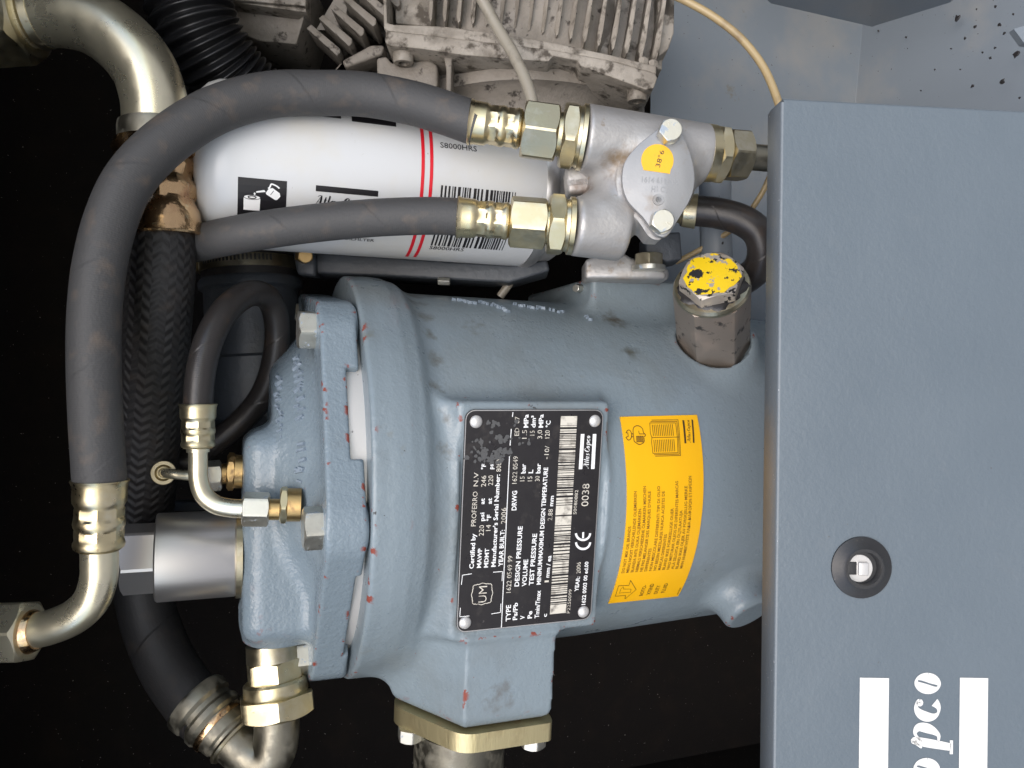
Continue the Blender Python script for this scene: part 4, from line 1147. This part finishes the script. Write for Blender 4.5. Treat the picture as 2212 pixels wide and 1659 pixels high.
flt = thing('oil_filter', 'white spin-on oil filter canister with red stripes and barcode behind the hoses', 'oil filter')
fp = lambda s_: FO + s_ * FA
dome = [(0, 1), (0, FR * .55), (6, FR * .72), (16, FR * .84), (34, FR * .93), (60, FR * .985), (90, FR)]
can = lathe('canister', fp(0), fp(FLEN), [(d / FLEN, r) for d, r in dome] + [(.965, FR), (.97, FR * .5)], WHITE, flt, seg=96, angle=40)
lathe('rolled_rim', fp(FLEN * .955), fp(FLEN), [(0, FR * .5), (0, FR + 1), (.25, FR + 4), (.6, FR + 4), (.9, FR - 2), (1, FR - 10), (1, 50)], STEEL, flt, seg=96)
lathe('filter_head', fp(FLEN), fp(FLEN + 150), [(0, 60), (0, FR - 14), (.3, FR - 18), (.7, FR * .7), (1, FR * .62), (1, 40)], ALU, flt, seg=64)
fi, fw, frd = Ink(), Ink(), Ink()
for x, y in ((912, 400), (930.5, 402)):
    p_ = fpx(x, y); frd = Ink(); frd.rect(p_[0] - 4.2, -FR * 1.6, p_[0] + 4.2, FR * 1.45, filt, 1, 40); del frd.build('red_stripe', REDINK, can)['kind']
c0, c1, c2 = fpx(514, 381), fpx(620, 391), fpx(606, 529)
fi.rect(c0[0], (c0[1] + c1[1]) / 2, c1[0], c2[1], filt, 6, 12)
wf = lambda Q: filt(Q, 1.8)
k0 = (c0[0], (c0[1] + c1[1]) / 2); kw = (c1[0] - c0[0]) / 106


def ic(x, y): return np.array([k0[0] + (x - 187) * .21245 * kw, k0[1] + (y - 755) * .21245 * kw])


def blob(ink_, pts, mf): ink_.add(mf(np.array(pts)), [tuple(range(len(pts)))])


cx, cy = 333, 960
blob(fw, [ic(*p) for p in ((248, 955), (418, 955), (414, 1110), (248, 1110))], wf)
an_ = np.linspace(0, 2 * np.pi, 24, endpoint=False)
blob(fw, [ic(333 + 87 * math.cos(q), 957 + 26 * math.sin(q)) for q in an_], wf)
fk = Ink(); ff3 = lambda Q: filt(Q, 2.4)
fk.stroke(np.array([ic(333 + 85 * math.cos(q), 957 + 25 * math.sin(q)) for q in an_]), 1.2, ff3, closed=True)
fk.stroke(np.array([ic(333 + 40 * math.cos(q), 957 + 14 * math.sin(q)) for q in an_]), 2.4, ff3, closed=True)
blob(fw, [ic(*p) for p in ((470, 900), (500, 850), (540, 840), (615, 890), (622, 925), (590, 965), (570, 968), (480, 915))], wf)
blob(fw, [ic(*p) for p in ((372, 890), (455, 868), (470, 888), (375, 905))], wf)
fw.stroke(smooth_path(np.array([ic(*p) for p in ((495, 850), (512, 830), (525, 800), (555, 805), (585, 818), (610, 838))]), 5), 3.4, wf)
blob(fw, [ic(358 + 10 * math.cos(q), 918 + 14 * math.sin(q)) for q in an_[::2]], wf)
fk.stroke([ic(520, 915), ic(552, 868)], 1.2, ff3)
b0, b1 = fpx(682.6, 397), fpx(817, 414); bt = fpx(682.6, 410)[1] - b0[1]
yb = (b0[1] + b1[1]) / 2
fi.rect(b0[0], yb, b1[0], yb + bt, filt, 6, 2); fi.rect(b0[0], yb + bt * 4.4, b1[0], yb + bt * 5.4, filt, 6, 2)
script(fi, 'Atlas Copco', np.array([b0[0] - 2, yb + bt * 3.5]), (1, 0), (0, -1), bt * 1.12, filt, length=(b1[0] - b0[0]) * .93)
q0 = fpx(951, 316); q1 = fpx(1030, 325); fi.text('S8000HRS', (q0[0], (q0[1] + q1[1]) / 2 + 3), (1, 0), (0, -1), q1[0] - q0[0], 15, filt, .004)
q0 = fpx(926, 538); q1 = fpx(1001, 541); fi.text('S8000HRS', (q0[0], (q0[1] + q1[1]) / 2), (1, 0), (0, -1), q1[0] - q0[0], 15, filt, .004)
e0, e1 = fpx(953, 399), fpx(1117, 416); e2 = fpx(932, 529)
barcode(fi, e0[0], e1[0], (e0[1] + e1[1]) / 2, e2[1], filt, 2.45, 11, ny=6)
q0 = fpx(742, 517); q1 = fpx(808, 521); fi.text('OILFILTER', (q0[0], (q0[1] + q1[1]) / 2), (1, 0), (0, -1), q1[0] - q0[0], 10, filt, .012)
fi.text('LIFE', (q0[0] - 36, (q0[1] + q1[1]) / 2), (1, 0), (0, -1), 30, 10, filt, .012)
fi.text('AR', (q0[0] + 18, (q0[1] + q1[1]) / 2 - 19), (1, 0), (0, -1), 22, 12, filt, .012)
g0, g1 = fpx(655, 246), fpx(737, 257); fi.rect(g0[0], g0[1] - 70, g1[0], (g0[1] + g1[1]) / 2, filt, 6, 5)
g0, g1 = fpx(760, 262), fpx(856, 274); fi.rect(g0[0], g0[1] - 70, g1[0], (g0[1] + g1[1]) / 2, filt, 6, 5)
t0_ = fpx(690, 246); fw.disc((t0_[0], t0_[1] - 3), 8, wf)
fi.build('lettering', INK, can); fw.build('pictogram', PRINTW, can); fk.build('pictogram_outline', INK, can)

# ================================================================ thermostat block
blk = thing('thermostat_block', 'cast aluminium thermostat block with diamond cover plate and yellow dot', 'valve block')
KB = 1.115                             # scale of the block's depth
Lq = lambda x, y, w=-190: PX(x, y, w)


def sd_block(P):
    c = lambda a_, b_, r0, r1, rn=8: sd_cyl(P, a_, b_, r0, r1, rn)
    d = c(Lq(1258, 297, -182), Lq(1526, 331, -230), rr(71, -185), rr(61, -225))
    d2 = c(Lq(1234, 488, -176), Lq(1345, 500, -205), rr(63, -178), rr(64, -200), 14)
    d3 = c(Lq(1285, 490, -205), Lq(1430, 372, -250), rr(62, -210), rr(80, -220), 30)
    mainb = c(Lq(1412, 390, -420), Lq(1416, 388, -152), rr(92, -300), rr(84, -150), 10)
    d = smin(d, mainb, 40); d = smin(d, smin(d2, d3, 40), 44)
    web = sd_cyl(P, Lq(1315, 320, -260), Lq(1330, 470, -260), 74, 74, 20)
    d = smin(d, web, 40)
    x, y = P[:, 0], P[:, 1]
    o = [Lq(1440, 268, -142), Lq(1467, 268, -142), Lq(1500, 390, -142), Lq(1470, 440, -142), Lq(1432, 512, -142), Lq(1405, 510, -142), Lq(1335, 420, -142), Lq(1340, 360, -142), Lq(1375, 318, -142)]
    fl_ = sd_prism(x, y, P[:, 2], [(q_[0], q_[1]) for q_ in o], -250, -144, 8)
    d = smin(d, fl_, 10)
    return d


lo_, hi_ = Lq(1215, 200, -165), Lq(1550, 610, -165)
Vv, Qv = surface_net(sd_block, (1215, 130, -620), (1640, 660, -90), 5.0)
mk('casting', Vv, Qv, ALU, blk, angle=180, flip=True)
wc = -118
cov = np.array([PX(x, y, wc)[:2] for x, y in [(1431, 272), (1442, 266), (1456, 268), (1468, 277), (1482, 305), (1494, 340), (1500, 372), (1499, 405), (1490, 432), (1475, 458), (1455, 490), (1447, 503), (1436, 511), (1422, 509), (1410, 499), (1390, 470), (1362, 441), (1350, 420), (1344, 392), (1346, 362), (1355, 340), (1378, 313), (1405, 291)]])
cov = smooth_path(np.vstack([cov, cov[:1]]), 4)[:-1, :2]
cvm = lambda Q, h: np.stack([Q[:, 0], Q[:, 1], np.full(len(Q), wc - 22 + h)], 1)
gask = platelet('gasket', np.array([cov.mean(0) + (q_ - cov.mean(0)) * 1.02 for q_ in cov]) - np.array([9, 0]), lambda Q, h: cvm(Q, h), -6, 0, ALU, blk)
cover = platelet('cover_plate', cov, cvm, .5, 22, ALUPLATE, blk)
bevel_mesh(cover, 2.5, seg=2)
for x, y in ((1444, 289), (1427, 482)):
    c_ = PX(x, y, wc)
    bo = hexnut('cover_bolt', c_ + np.array([-2, 0, 4]), c_ + np.array([0, 0, 34]), rr(26, wc), BOLT, cover, c0=False, rot=.35 if y < 400 else .2, cham=.98)
    lathe('washer', c_, c_ + np.array([0, 0, 5]), [(0, 5), (0, rr(24, wc)), (1, rr(24, wc)), (1, 5)], BOLT, bo, seg=32)
dc = PX(1420, 346, wc)
an = np.radians(np.linspace(-235, 55, 30)); dpts = [(dc[0] + rr(34, wc) * math.cos(q), dc[1] + rr(35, wc) * math.sin(q)) for q in an if math.sin(q) < .78]
dpts = [(dc[0] - rr(30, wc), dc[1] + rr(21, wc))] + [(dc[0] + rr(35, wc) * math.cos(q), dc[1] + rr(35, wc) * math.sin(q)) for q in np.radians(np.linspace(155, 395, 26))] + [(dc[0] + rr(27, wc), dc[1] + rr(29, wc))]
dot = platelet('dot_sticker', np.array(dpts), cvm, 22, 23, DOTYEL, cover)
dot['label'] = 'round yellow dot sticker with its lower edge torn off'
ki = Ink(); kf = lambda Q: cvm(Q, 23.6)
ki.text('38°6', PX(1425, 362, wc)[:2], norm((.28, -1)), norm((-1, -.28)), 40, 11, kf, .0); ki.build('lettering', INK, dot)


def emboss(name, s_, at, al_, up_, L_, h_, mapf, mat, parent, bold=.012):
    ik = Ink(); ik.text(s_, at, al_, up_, L_, h_, mapf, bold); o = ik.build(name, mat, parent)
    me = o.data; bm = bmesh.new(); bm.from_mesh(me)
    nf = Vector(MW @ np.array([0, 0, 1.0])) * 2.0 * S
    ext = bmesh.ops.extrude_face_region(bm, geom=bm.faces[:]); bmesh.ops.translate(bm, vec=nf, verts=[q_ for q_ in ext['geom'] if isinstance(q_, bmesh.types.BMVert)])
    bmesh.ops.recalc_face_normals(bm, faces=bm.faces); bm.to_mesh(me); bm.free(); return o


ef = lambda Q: cvm(Q, 21)
emboss('embossed_lettering', '1614 6118 00', PX(1386, 393, wc)[:2], norm((1, .06)), norm((.06, -1)), rr(80, wc), rr(12, wc), ef, ALUPLATE, cover)
emboss('embossed_lettering', 'H1 CT', PX(1407, 413, wc)[:2], norm((1, .06)), norm((.06, -1)), rr(36, wc), rr(12, wc), ef, ALUPLATE, cover)
lc = PX(1422, 431, wc)
for k, rad_ in enumerate((12, 6)):
    lathe('emblem_ring', (lc[0], lc[1], wc - 1), (lc[0], lc[1], wc + 2), [(0, rad_ - 1.5), (0, rad_ + 1.5), (1, rad_ + .8), (1, rad_ - .8)], ALUPLATE, cover, seg=32)
emboss('embossed_lettering', '1092 0083 03', PX(1227, 400, -205)[:2], norm((1, -.1)), norm((-.1, -1)), rr(44, -205), rr(13, -205), lambda Q: np.stack([Q[:, 0], Q[:, 1], np.full(len(Q), -207.)], 1), ALU, blk)
box('embossed_boss', PX(1250, 395, -250), [(1, -.1, 0), (.1, 1, 0), (0, 0, 1)], (34, 34, 40), ALU, blk, bevel=12)
# right-hand port: ring, adapter, union nut and stub pipe
fa, fb = PX(1520, 330, -228), PX(1672, 343, -262)
lathe('port_ring', along(fa, fb, 0), along(fa, fb, .12), [(0, 20), (0, rr(61, -230)), (1, rr(60, -230)), (1, 20)], GOLD, blk)
hexnut('port_adapter', along(fa, fb, .11), along(fa, fb, .27), rr(66, -235), GOLD, blk, rot=.15, cham=.97)
hexnut('union_nut', along(fa, fb, .29), along(fa, fb, .60), rr(57, -240), GOLDDULL, blk, rot=.40, cham=.95)
tube('stub_pipe', [along(fa, fb, .5), along(fa, fb, .8), along(fa, fb, 1.25)], rr(28, -250), ZINCDIRTY, blk)
# mounting foot with its bolt
slab('mounting_foot', [(1262, 600), (1275, 560), (1330, 552), (1395, 560), (1440, 576), (1447, 588), (1444, 604)], -520, 150, ALU, blk, bevel=10)
slab('foot_web', [(1264, 602), (1264, 560), (1330, 535), (1365, 556), (1440, 586), (1440, 602)], -490, 120, ALU, blk, bevel=14)
hexnut('foot_bolt', PX(1401, 576, -470), PX(1401, 548, -470), rr(33, -470), GOLDDULL, blk, c0=False, rot=.1, cham=.97)
lathe('foot_washer', PX(1401, 584, -470), PX(1401, 574, -470), [(0, 10), (0, rr(36, -470)), (1, rr(36, -470)), (1, 10)], BOLT, blk)

# ================================================================ front cover panel
pan = thing('front_cover', 'blue-grey powder-coated front cover panel with round lock and white maker lettering', 'panel')
e0, e1 = PX(1688, 212, 110), PX(1668, 1860, 120)
pu = norm(np.array([1, .034, -.05])); pv = norm(e1 - e0); pn = np.cross(pu, pv); pn = pn if pn[2] > 0 else -pn
pu = norm(pu - pn * (pu @ pn)); W_, H_ = 1150, np.linalg.norm(e1 - e0)


def pnl(Q, lift=0.0): Q = np.atleast_2d(Q); return e0 + Q[:, :1] * pu + Q[:, 1:2] * pv + lift * pn


def pnlpx(x, y):
    d = np.array([x - CU, y - CV, -F]) / F; o = np.array([CU, CV, F]); k = ((e0 - o) @ pn) / (d @ pn); p = o + k * d - e0
    A2 = np.array([[pu @ pu, pu @ pv], [pu @ pv, pv @ pv]]); return np.linalg.solve(A2, np.array([p @ pu, p @ pv]))


lk = pnlpx(1860, 1225)
# face sheet with a round lock hole
an = np.linspace(0, 2 * np.pi, 48, endpoint=False)
hole = lk + 40 * np.stack([np.cos(an), np.sin(an)], 1); m_ = 5
outer = []
for q_ in an:
    c_, s_2 = math.cos(q_), math.sin(q_)
    kx = ((W_ - m_ - lk[0]) / c_) if c_ > 1e-6 else ((m_ - lk[0]) / c_ if c_ < -1e-6 else 1e9)
    ky = ((H_ - m_ - lk[1]) / s_2) if s_2 > 1e-6 else ((m_ - lk[1]) / s_2 if s_2 < -1e-6 else 1e9)
    outer.append(lk + min(kx, ky) * np.array([c_, s_2]))
outer = np.array(outer)
for cx_, cy_ in ((m_, m_), (W_ - m_, m_), (W_ - m_, H_ - m_), (m_, H_ - m_)):
    i = np.argmin(((outer - (cx_, cy_)) ** 2).sum(1)); outer[i] = (cx_, cy_)
n = 48
Vp = np.vstack([pnl(hole), pnl(outer), pnl(hole, -9), pnl(outer, -9)])
fsq = [(i, (i + 1) % n, n + (i + 1) % n, n + i) for i in range(n)] + [(2 * n + i, 3 * n + i, 3 * n + (i + 1) % n, 2 * n + (i + 1) % n) for i in range(n)] + [(i, 2 * n + i, 2 * n + (i + 1) % n, (i + 1) % n) for i in range(n)] + [(n + i, n + (i + 1) % n, 3 * n + (i + 1) % n, 3 * n + i) for i in range(n)]
face = mk('face_sheet', Vp, fsq, PANEL, pan, angle=30)


def bent_edge(name, p, q_, inw, mat):   # folded-over edge: rounded bend, return and lip
    out = -np.array(inw, float)
    prof = [(m_, 0), (m_ - 2.6, -.35), (m_ - 4.3, -1.6), (0, -4.8), (0, -20), (0, -72), (4, -76), (9, -72), (9, -10)]
    V = []
    for P0 in (p, q_):
        for o_, h_ in prof: V.append(pnl(np.array(P0) + np.array(inw) * o_, h_ - .001)[0])
    k = len(prof); return mk(name, V, [(i, i + 1, k + i + 1, k + i) for i in range(k - 1)] + [tuple(range(k)), tuple(range(k, 2 * k))], mat, pan, angle=50)


bent_edge('folded_edge', (0, 7), (0, H_), (1, 0), PANELEDGE)
bent_edge('folded_edge', (4, 0), (W_, 0), (0, 1), PANEL)
# corner of the fold, with the open slit
# lock
pl3 = lambda h_: pnl(lk, h_)[0]
lock = lathe('lock_rosette', pl3(.4), pl3(16), [(0, 42), (0, 62.5), (.2, 62), (.75, 44), (1, 40), (1, 34), (.3, 32), (-2.2, 31)], LOCKBLK, pan, seg=64, angle=28)
lathe('lock_barrel', pl3(-46), pl3(-8), [(0, 1), (0, 33), (1, 33), (1, 22), (.75, 20), (.7, .5)], BLACKRUB, lock, seg=40)
lc_ = lk + np.array([-4, 2])
lathe('key_cylinder', pnl(lc_, -30)[0], pnl(lc_, 1)[0], [(0, 1), (0, 29), (.95, 29), (1, 27), (1, .5)], MACH, lock, seg=40)
box('key_slot', pnl(lc_ + np.array([-15, 0]), -3)[0], [pu, pv, pn], (9, 13, 6), LOCKBLK, lock, bevel=1.5)
box('key_tab', pnl(lc_ + np.array([6, 0]), 0)[0], [pu, pv, pn], (10, 13, 8), MACH, lock, bevel=2)
# maker lettering
pf = lambda Q: pnl(Q, .9)
for xa, xb in ((1857, 1920), (2073, 2134)):
    a_, b_ = pnlpx(xa, 1463), pnlpx(xb, 1463); pi_ = Ink()
    pi_.rect(a_[0], a_[1], b_[0], a_[1] + 560, pf); del pi_.build('logo_bar', PANELW, face)['kind']
xh_ = rr(58, 110); base_ = pnlpx(2031.5, 1462); y_ = base_[1] + (.62 - .0) * xh_
for ch in reversed('Atlas Copco'):
    gl, a_ = script_glyph(ch)
    if gl:
        pi_ = Ink(); script(pi_, ch, (base_[0], y_), (0, -1), (-1, 0), xh_, pf, slant=.16, heavy=1.38); del pi_.build('letter', PANELW, face)['kind']
    y_ += {'o': 1.02, 'c': 1.14, 'p': 1.02}.get(ch, a_ + .28) * xh_

# ================================================================ outlet flange below the vessel
FLANGEM = material('brushed_yellow_plate', (0.62, 0.53, 0.30), 0.38, .9, bumps=((7, .25, 2, (.15, 1, 1)),), layers=((60, .5, .75, (0.50, 0.40, 0.22), None, 4), (26, .68, .76, (0.2, 0.13, 0.07), .6, 5, 4.4)))
outf = thing('outlet_flange', 'brass-coloured flange plate with pipe bolted under the vessel outlet', 'flange')


def col(s_, q_, t_): return VO + s_ * va + t_ * padt + q_ * padn


poly = [(240, PADD + 4), (472, PADD + 4), (479, PADD - 22), (479, 110), (222, 110), (104, 312)]
polys = smooth_path(np.array([(x, y) for x, y in poly] + [poly[0]]), 1)[:-1]
ring_ = []
P_ = np.array(poly, float); npz = len(P_)
for i in range(npz):
    a_, b_, c_ = P_[i - 1], P_[i], P_[(i + 1) % npz]
    u0, u1 = norm(a_ - b_), norm(c_ - b_); k = min(40, np.linalg.norm(a_ - b_) * .45, np.linalg.norm(c_ - b_) * .45)
    for t in np.linspace(0, 1, 6): ring_.append((b_ + u0 * k) * (1 - t) ** 2 + 2 * b_ * t * (1 - t) + (b_ + u1 * k) * t * t)
ring_ = np.array(ring_); nr = len(ring_)
Vf = np.array([col(s_, q_, 535) for s_, q_ in ring_] + [col(s_, q_, 583) for s_, q_ in ring_])
fpl = mk('plate', Vf, [tuple(range(nr)), tuple(range(2 * nr - 1, nr - 1, -1))] + [(i, (i + 1) % nr, nr + (i + 1) % nr, nr + i) for i in range(nr)], FLANGEM, outf, angle=30)
lathe('gasket', col(320, 300, 528), col(320, 300, 536), [(0, 10), (0, 120), (1, 120), (1, 10)], BLACKRUB, outf)
for s_, q_ in ((150, 345), (440, 455)):
    hexnut('flange_bolt', col(s_, q_, 582), col(s_, q_, 614), 34, BOLT, outf, c0=False, rot=.3, cham=.97)
tube('pipe', [col(285, 330, 600), col(285, 330, 680), col(290, 325, 800), col(300, 300, 900)], 118, ZINCDIRTY, outf)
tube('rear_elbow', [col(400, 150, 470), col(425, 140, 540), col(430, 130, 620), col(420, 120, 720)], 118, ZINCDIRTY, outf)

# ================================================================ drive housing
drv = thing('drive_housing', 'dirty beige finned drive housing along the top edge behind the hoses', 'housing')
slab('flange', [(833, 60), (838, 66), (1000, 84), (1200, 108), (1325, 132), (1416, 158), (1420, 168), (1412, 190), (1395, 193), (1300, 158), (1255, 142), (1248, 130), (1195, 120), (1185, 132), (1120, 128), (1000, 118), (905, 104), (840, 98), (832, 90)], -420, 460, BEIGE, drv, bevel=5)
slab('cover', [(834, -60), (836, 48), (850, 52), (960, 56), (1080, 72), (1200, 92), (1320, 118), (1418, 142), (1418, 160), (1330, 134), (1200, 110), (1000, 86), (838, 67), (829, 60), (826, -60)], -430, 400, BEIGE, drv, bevel=4)
slab('cover_slope', [(850, -40), (855, 50), (960, 60), (1080, 76), (1200, 96), (1320, 122), (1430, 150), (1440, -40)], -535, 300, BEIGE, drv, bevel=4)
slab('end_plate', [(1420, -40), (1458, -40), (1456, 70), (1444, 105), (1422, 122)], -480, 330, BEIGE, drv, bevel=5)
fin0 = None
for i in range(17):
    f = i / 16; x = 930 + f * 484; yb = 36 + f * f * 76 + f * 14; lean = 2 + 26 * f
    wdt = 4.6
    pts = [(x - wdt, yb - 8), (x - wdt * .2, yb + 10), (x + wdt * .6, yb + 6), (x + wdt + lean * .25, yb - 26), (x + wdt + lean, -50), (x - wdt * .3 + lean, -50)]
    slab('fin', pts, [-470, -462, -462, -440, -425, -425], 130, BEIGE, drv, bevel=1.6)
for x, y in ((871, 112), (1376, 195)):
    w_ = -470
    lathe('flange_bolt', PX(x, y - 12, w_), PX(x, y + 25, w_), [(0, 5), (0, rr(22, w_)), (.9, rr(22, w_)), (1, rr(20, w_)), (1, rr(11, w_)), (.7, rr(10, w_)), (.7, .5)], BEIGE, drv, seg=32)
for x, y in ((1389, 134), (1410, 140)):
    hexnut('cover_bolt', PX(x, y + 8, -445), PX(x, y - 6, -450), rr(11, -445), BEIGE, drv, c0=False)
# bell housing under the flange: a turned casting, axis sideways
bell = lathe('bell_housing', PX(1130, 60, -880), PX(1130, 330, -880), [(0, 100), (0, 415), (.15, 430), (.35, 428), (.55, 405), (.68, 375), (.70, 392), (.78, 392), (.80, 360), (.9, 330), (1, 320), (1, 60)], BEIGEDK, drv, seg=72, angle=40)
slab('rib', [(957, 110), (982, 112), (976, 132), (974, 212), (963, 212), (964, 150), (960, 130)], -455, 120, BEIGEDK, drv, bevel=4)
slab('mount_lug', [(813, 124), (835, 120), (845, 135), (928, 128), (945, 140), (946, 215), (830, 215), (815, 205)], -500, 160, BEIGEDK, drv, bevel=8)
for i in range(6):
    x0 = 668 + i * 26; y0 = 100 - i * 21
    slab('side_fin', [(x0 - 6, y0 - 40), (x0 + 4, y0 - 48), (x0 + 66, y0 + 4 - i * .5), (x0 + 66, y0 + 14), (x0 + 60, y0 + 20)], [-640 + i * 26] * 5, 120, BEIGEDK, drv, bevel=2)
slab('side_casting', [(690, 60), (760, -60), (835, -60), (832, 96), (800, 118), (735, 135), (722, 150), (720, 190), (880, 230), (900, 150), (835, 120), (800, 60)], -700, 200, BEIGEDK, drv, bevel=6)
slab('corner_block', [(738, 130), (800, 96), (830, 96), (826, 116), (745, 146)], -560, 120, BEIGEDK, drv, bevel=8)

# terminal box and corrugated duct at the upper left
tb = thing('terminal_box', 'dim beige box with a pale lower edge beside the black corrugated duct', 'box')
slab('case', [(500, -60), (662, -60), (660, 24), (640, 95), (560, 88), (492, 60)], [-620, -620, -620, -680, -680, -680], 260, BEIGEDK, tb, bevel=4)
slab('lip', [(488, -4), (660, 12), (661, 26), (488, 2)], -600, 60, BEIGE, tb, bevel=2)
slab('lid', [(500, -60), (662, -60), (660, 12), (492, -2)], -585, 60, BEIGE, tb, bevel=3)

dct = thing('corrugated_duct', 'black corrugated plastic duct at the top beside the bent zinc pipe', 'duct')
tube('duct', run([(400, -60, -420), (405, 0, -425), (425, 60, -440), (455, 115, -470), (490, 165, -510), (540, 215, -560), (600, 260, -600)]), rr(86, -440), material('black_duct_plastic', (0.012, 0.012, 0.013), .35), dct, seg=40, n=40, corr=lambda l_: 9 * math.sin(l_ * 2 * math.pi / 26))

# ================================================================ dim things behind the lid
cpl = thing('rubber_coupling', 'black rubber pipe coupling under the banded steel clamp behind the hoses', 'coupling')
wq = -620
cen = lambda y: PX(540 + (y - 575) * .06, y, wq)
lathe('sleeve', cen(528), cen(606), [(0, 30), (0, rr(99, wq)), (1, rr(101, wq)), (1, 30)], BLACKRUB, cpl, seg=56)
clp = thing('hose_clamp', 'worm-drive steel hose clamp with slotted band around the black coupling', 'clamp')
cax = norm(cen(600) - cen(560))
band = lathe('band', cen(562), cen(588), [(0, rr(98, wq)), (0, rr(103, wq)), (1, rr(105, wq)), (1, rr(99, wq))], GOLDDULL, clp, seg=72)
x_, y_, _d = frame(cax)
cm = cen(571)
for k in range(20):
    t = math.radians(-42 + k * 4.4)
    rd = np.array([0, 0, 1.]) * math.cos(t) + np.array([1., 0, 0]) * math.sin(t); rd = norm(rd - cax * (rd @ cax)); tg = np.cross(cax, rd)
    box('slot', cm + rd * rr(104.5, wq), [tg, cax, rd], (2.6, 8.5, 1.2), BLACKRUB, band)
box('worm_housing', cen(574) + np.array([-1, 0, .1]) * rr(112, wq), [(1, 0, .2), (0, 1, 0), (-.2, 0, 1)], (16, 22, 26), GOLDDULL, clp, bevel=4)
itk = thing('intake_elbow', 'dim grey-blue cast pipe below the rubber coupling behind the looped hose', 'pipe')
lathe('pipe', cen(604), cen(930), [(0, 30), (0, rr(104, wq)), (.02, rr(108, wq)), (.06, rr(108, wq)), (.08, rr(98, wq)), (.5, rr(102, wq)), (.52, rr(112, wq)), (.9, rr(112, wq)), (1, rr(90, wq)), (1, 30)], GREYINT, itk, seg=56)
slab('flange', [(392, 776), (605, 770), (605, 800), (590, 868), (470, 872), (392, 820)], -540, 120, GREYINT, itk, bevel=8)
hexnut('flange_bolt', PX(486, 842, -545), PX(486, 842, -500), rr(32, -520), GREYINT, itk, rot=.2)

brk = thing('filter_bracket', 'dark grey cast bracket running beneath the white filter', 'bracket')
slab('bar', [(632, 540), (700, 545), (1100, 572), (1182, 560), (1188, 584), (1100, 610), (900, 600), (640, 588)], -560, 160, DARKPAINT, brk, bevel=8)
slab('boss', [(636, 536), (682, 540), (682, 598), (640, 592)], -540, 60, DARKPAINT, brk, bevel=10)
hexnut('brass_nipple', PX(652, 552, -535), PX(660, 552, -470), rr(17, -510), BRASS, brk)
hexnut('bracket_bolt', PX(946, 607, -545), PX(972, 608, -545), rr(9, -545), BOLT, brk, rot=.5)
cb = hexnut('stud_bolt', PX(1254, 622, -620), PX(1243, 622, -600), rr(9, -600), BOLT, None); tag(cb, 'small bright bolt head just left of the block foot', 'bolt')

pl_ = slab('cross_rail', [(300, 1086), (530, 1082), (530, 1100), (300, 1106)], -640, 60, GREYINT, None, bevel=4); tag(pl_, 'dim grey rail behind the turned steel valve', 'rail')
# ================================================================ thin tubes and the right-hand hose
tag(tube('air_tube', run([(1020, -40, -330), (1042, 0, -330), (1075, 60, -320), (1108, 115, -300), (1132, 165, -280), (1146, 205, -265), (1152, 235, -258)]), rr(13, -300), TUBEGREY), 'thin grey tube running over the finned drive housing', 'tube')
tag(tube('air_tube', run([(1440, -18, -420), (1490, 6, -420), (1545, 38, -410), (1600, 82, -390), (1645, 138, -370), (1672, 195, -350), (1688, 250, -330), (1692, 320, -330)]), rr(8.5, -390), TUBETAN), 'thin tan tube bending behind the top left corner of the front cover', 'tube')
tag(tube('thin_wire', run([(1690, 330, -420), (1664, 378, -430), (1644, 420, -450), (1605, 475, -480), (1560, 510, -520), (1510, 540, -560), (1460, 566, -600)]), rr(6, -450), TUBETAN), 'thin brown wire slanting behind the right-hand hose', 'wire')
tag(tube('thin_wire', run([(1160, 530, -640), (1130, 570, -640), (1108, 602, -640), (1080, 640, -650)]), rr(9, -640), TUBEGREY), 'thin grey wire slanting in the gap between filter and vessel', 'wire')
drn = thing('return_hose', 'black rubber hose with brass ferrule curling behind the yellow-marked plug', 'hose')
tube('hose', run([(1470, 455, -420), (1505, 455, -415), (1550, 460, -405), (1600, 474, -395), (1636, 500, -390), (1648, 540, -400), (1636, 580, -430), (1600, 610, -480)]), rr(33, -410), HOSEBLK, drn)
lathe('ferrule', PX(1444, 452, -425), PX(1504, 456, -412), [(0, 20), (0, rr(24, -420)), (.4, rr(27, -420)), (.55, rr(35, -420)), (.95, rr(37, -420)), (1, rr(38, -420)), (1, 20)], BRASSFER, drn)
rp = thing('grey_pipe', 'grey pipe standing behind the right-hand hose near the cover edge', 'pipe')
tube('pipe', run([(1545, 360, -560), (1545, 450, -560), (1548, 560, -560), (1550, 640, -560)]), rr(34, -560), SHEET, rp)
slab('foot_casting', [(1395, 505), (1470, 500), (1474, 560), (1440, 566), (1395, 545)], -480, 120, GREYINT, rp, bevel=6)

# ================================================================ finish: put every thing's origin at its base
for t in THINGS:
    def mesh_below(o):
        for ch in o.children:
            if ch.type == 'MESH': yield ch
            yield from mesh_below(ch)
    ms = list(mesh_below(t))
    co = np.vstack([np.array([v.co for v in (m_.data.vertices[0], m_.data.vertices[len(m_.data.vertices) // 2], m_.data.vertices[-1])]) for m_ in ms])
    loc = Vector(((co[:, 0].min() + co[:, 0].max()) / 2, (co[:, 1].min() + co[:, 1].max()) / 2, co[:, 2].min()))
    t.location = loc
    for ch in t.children: ch.matrix_parent_inverse = Matrix.Translation(-loc)
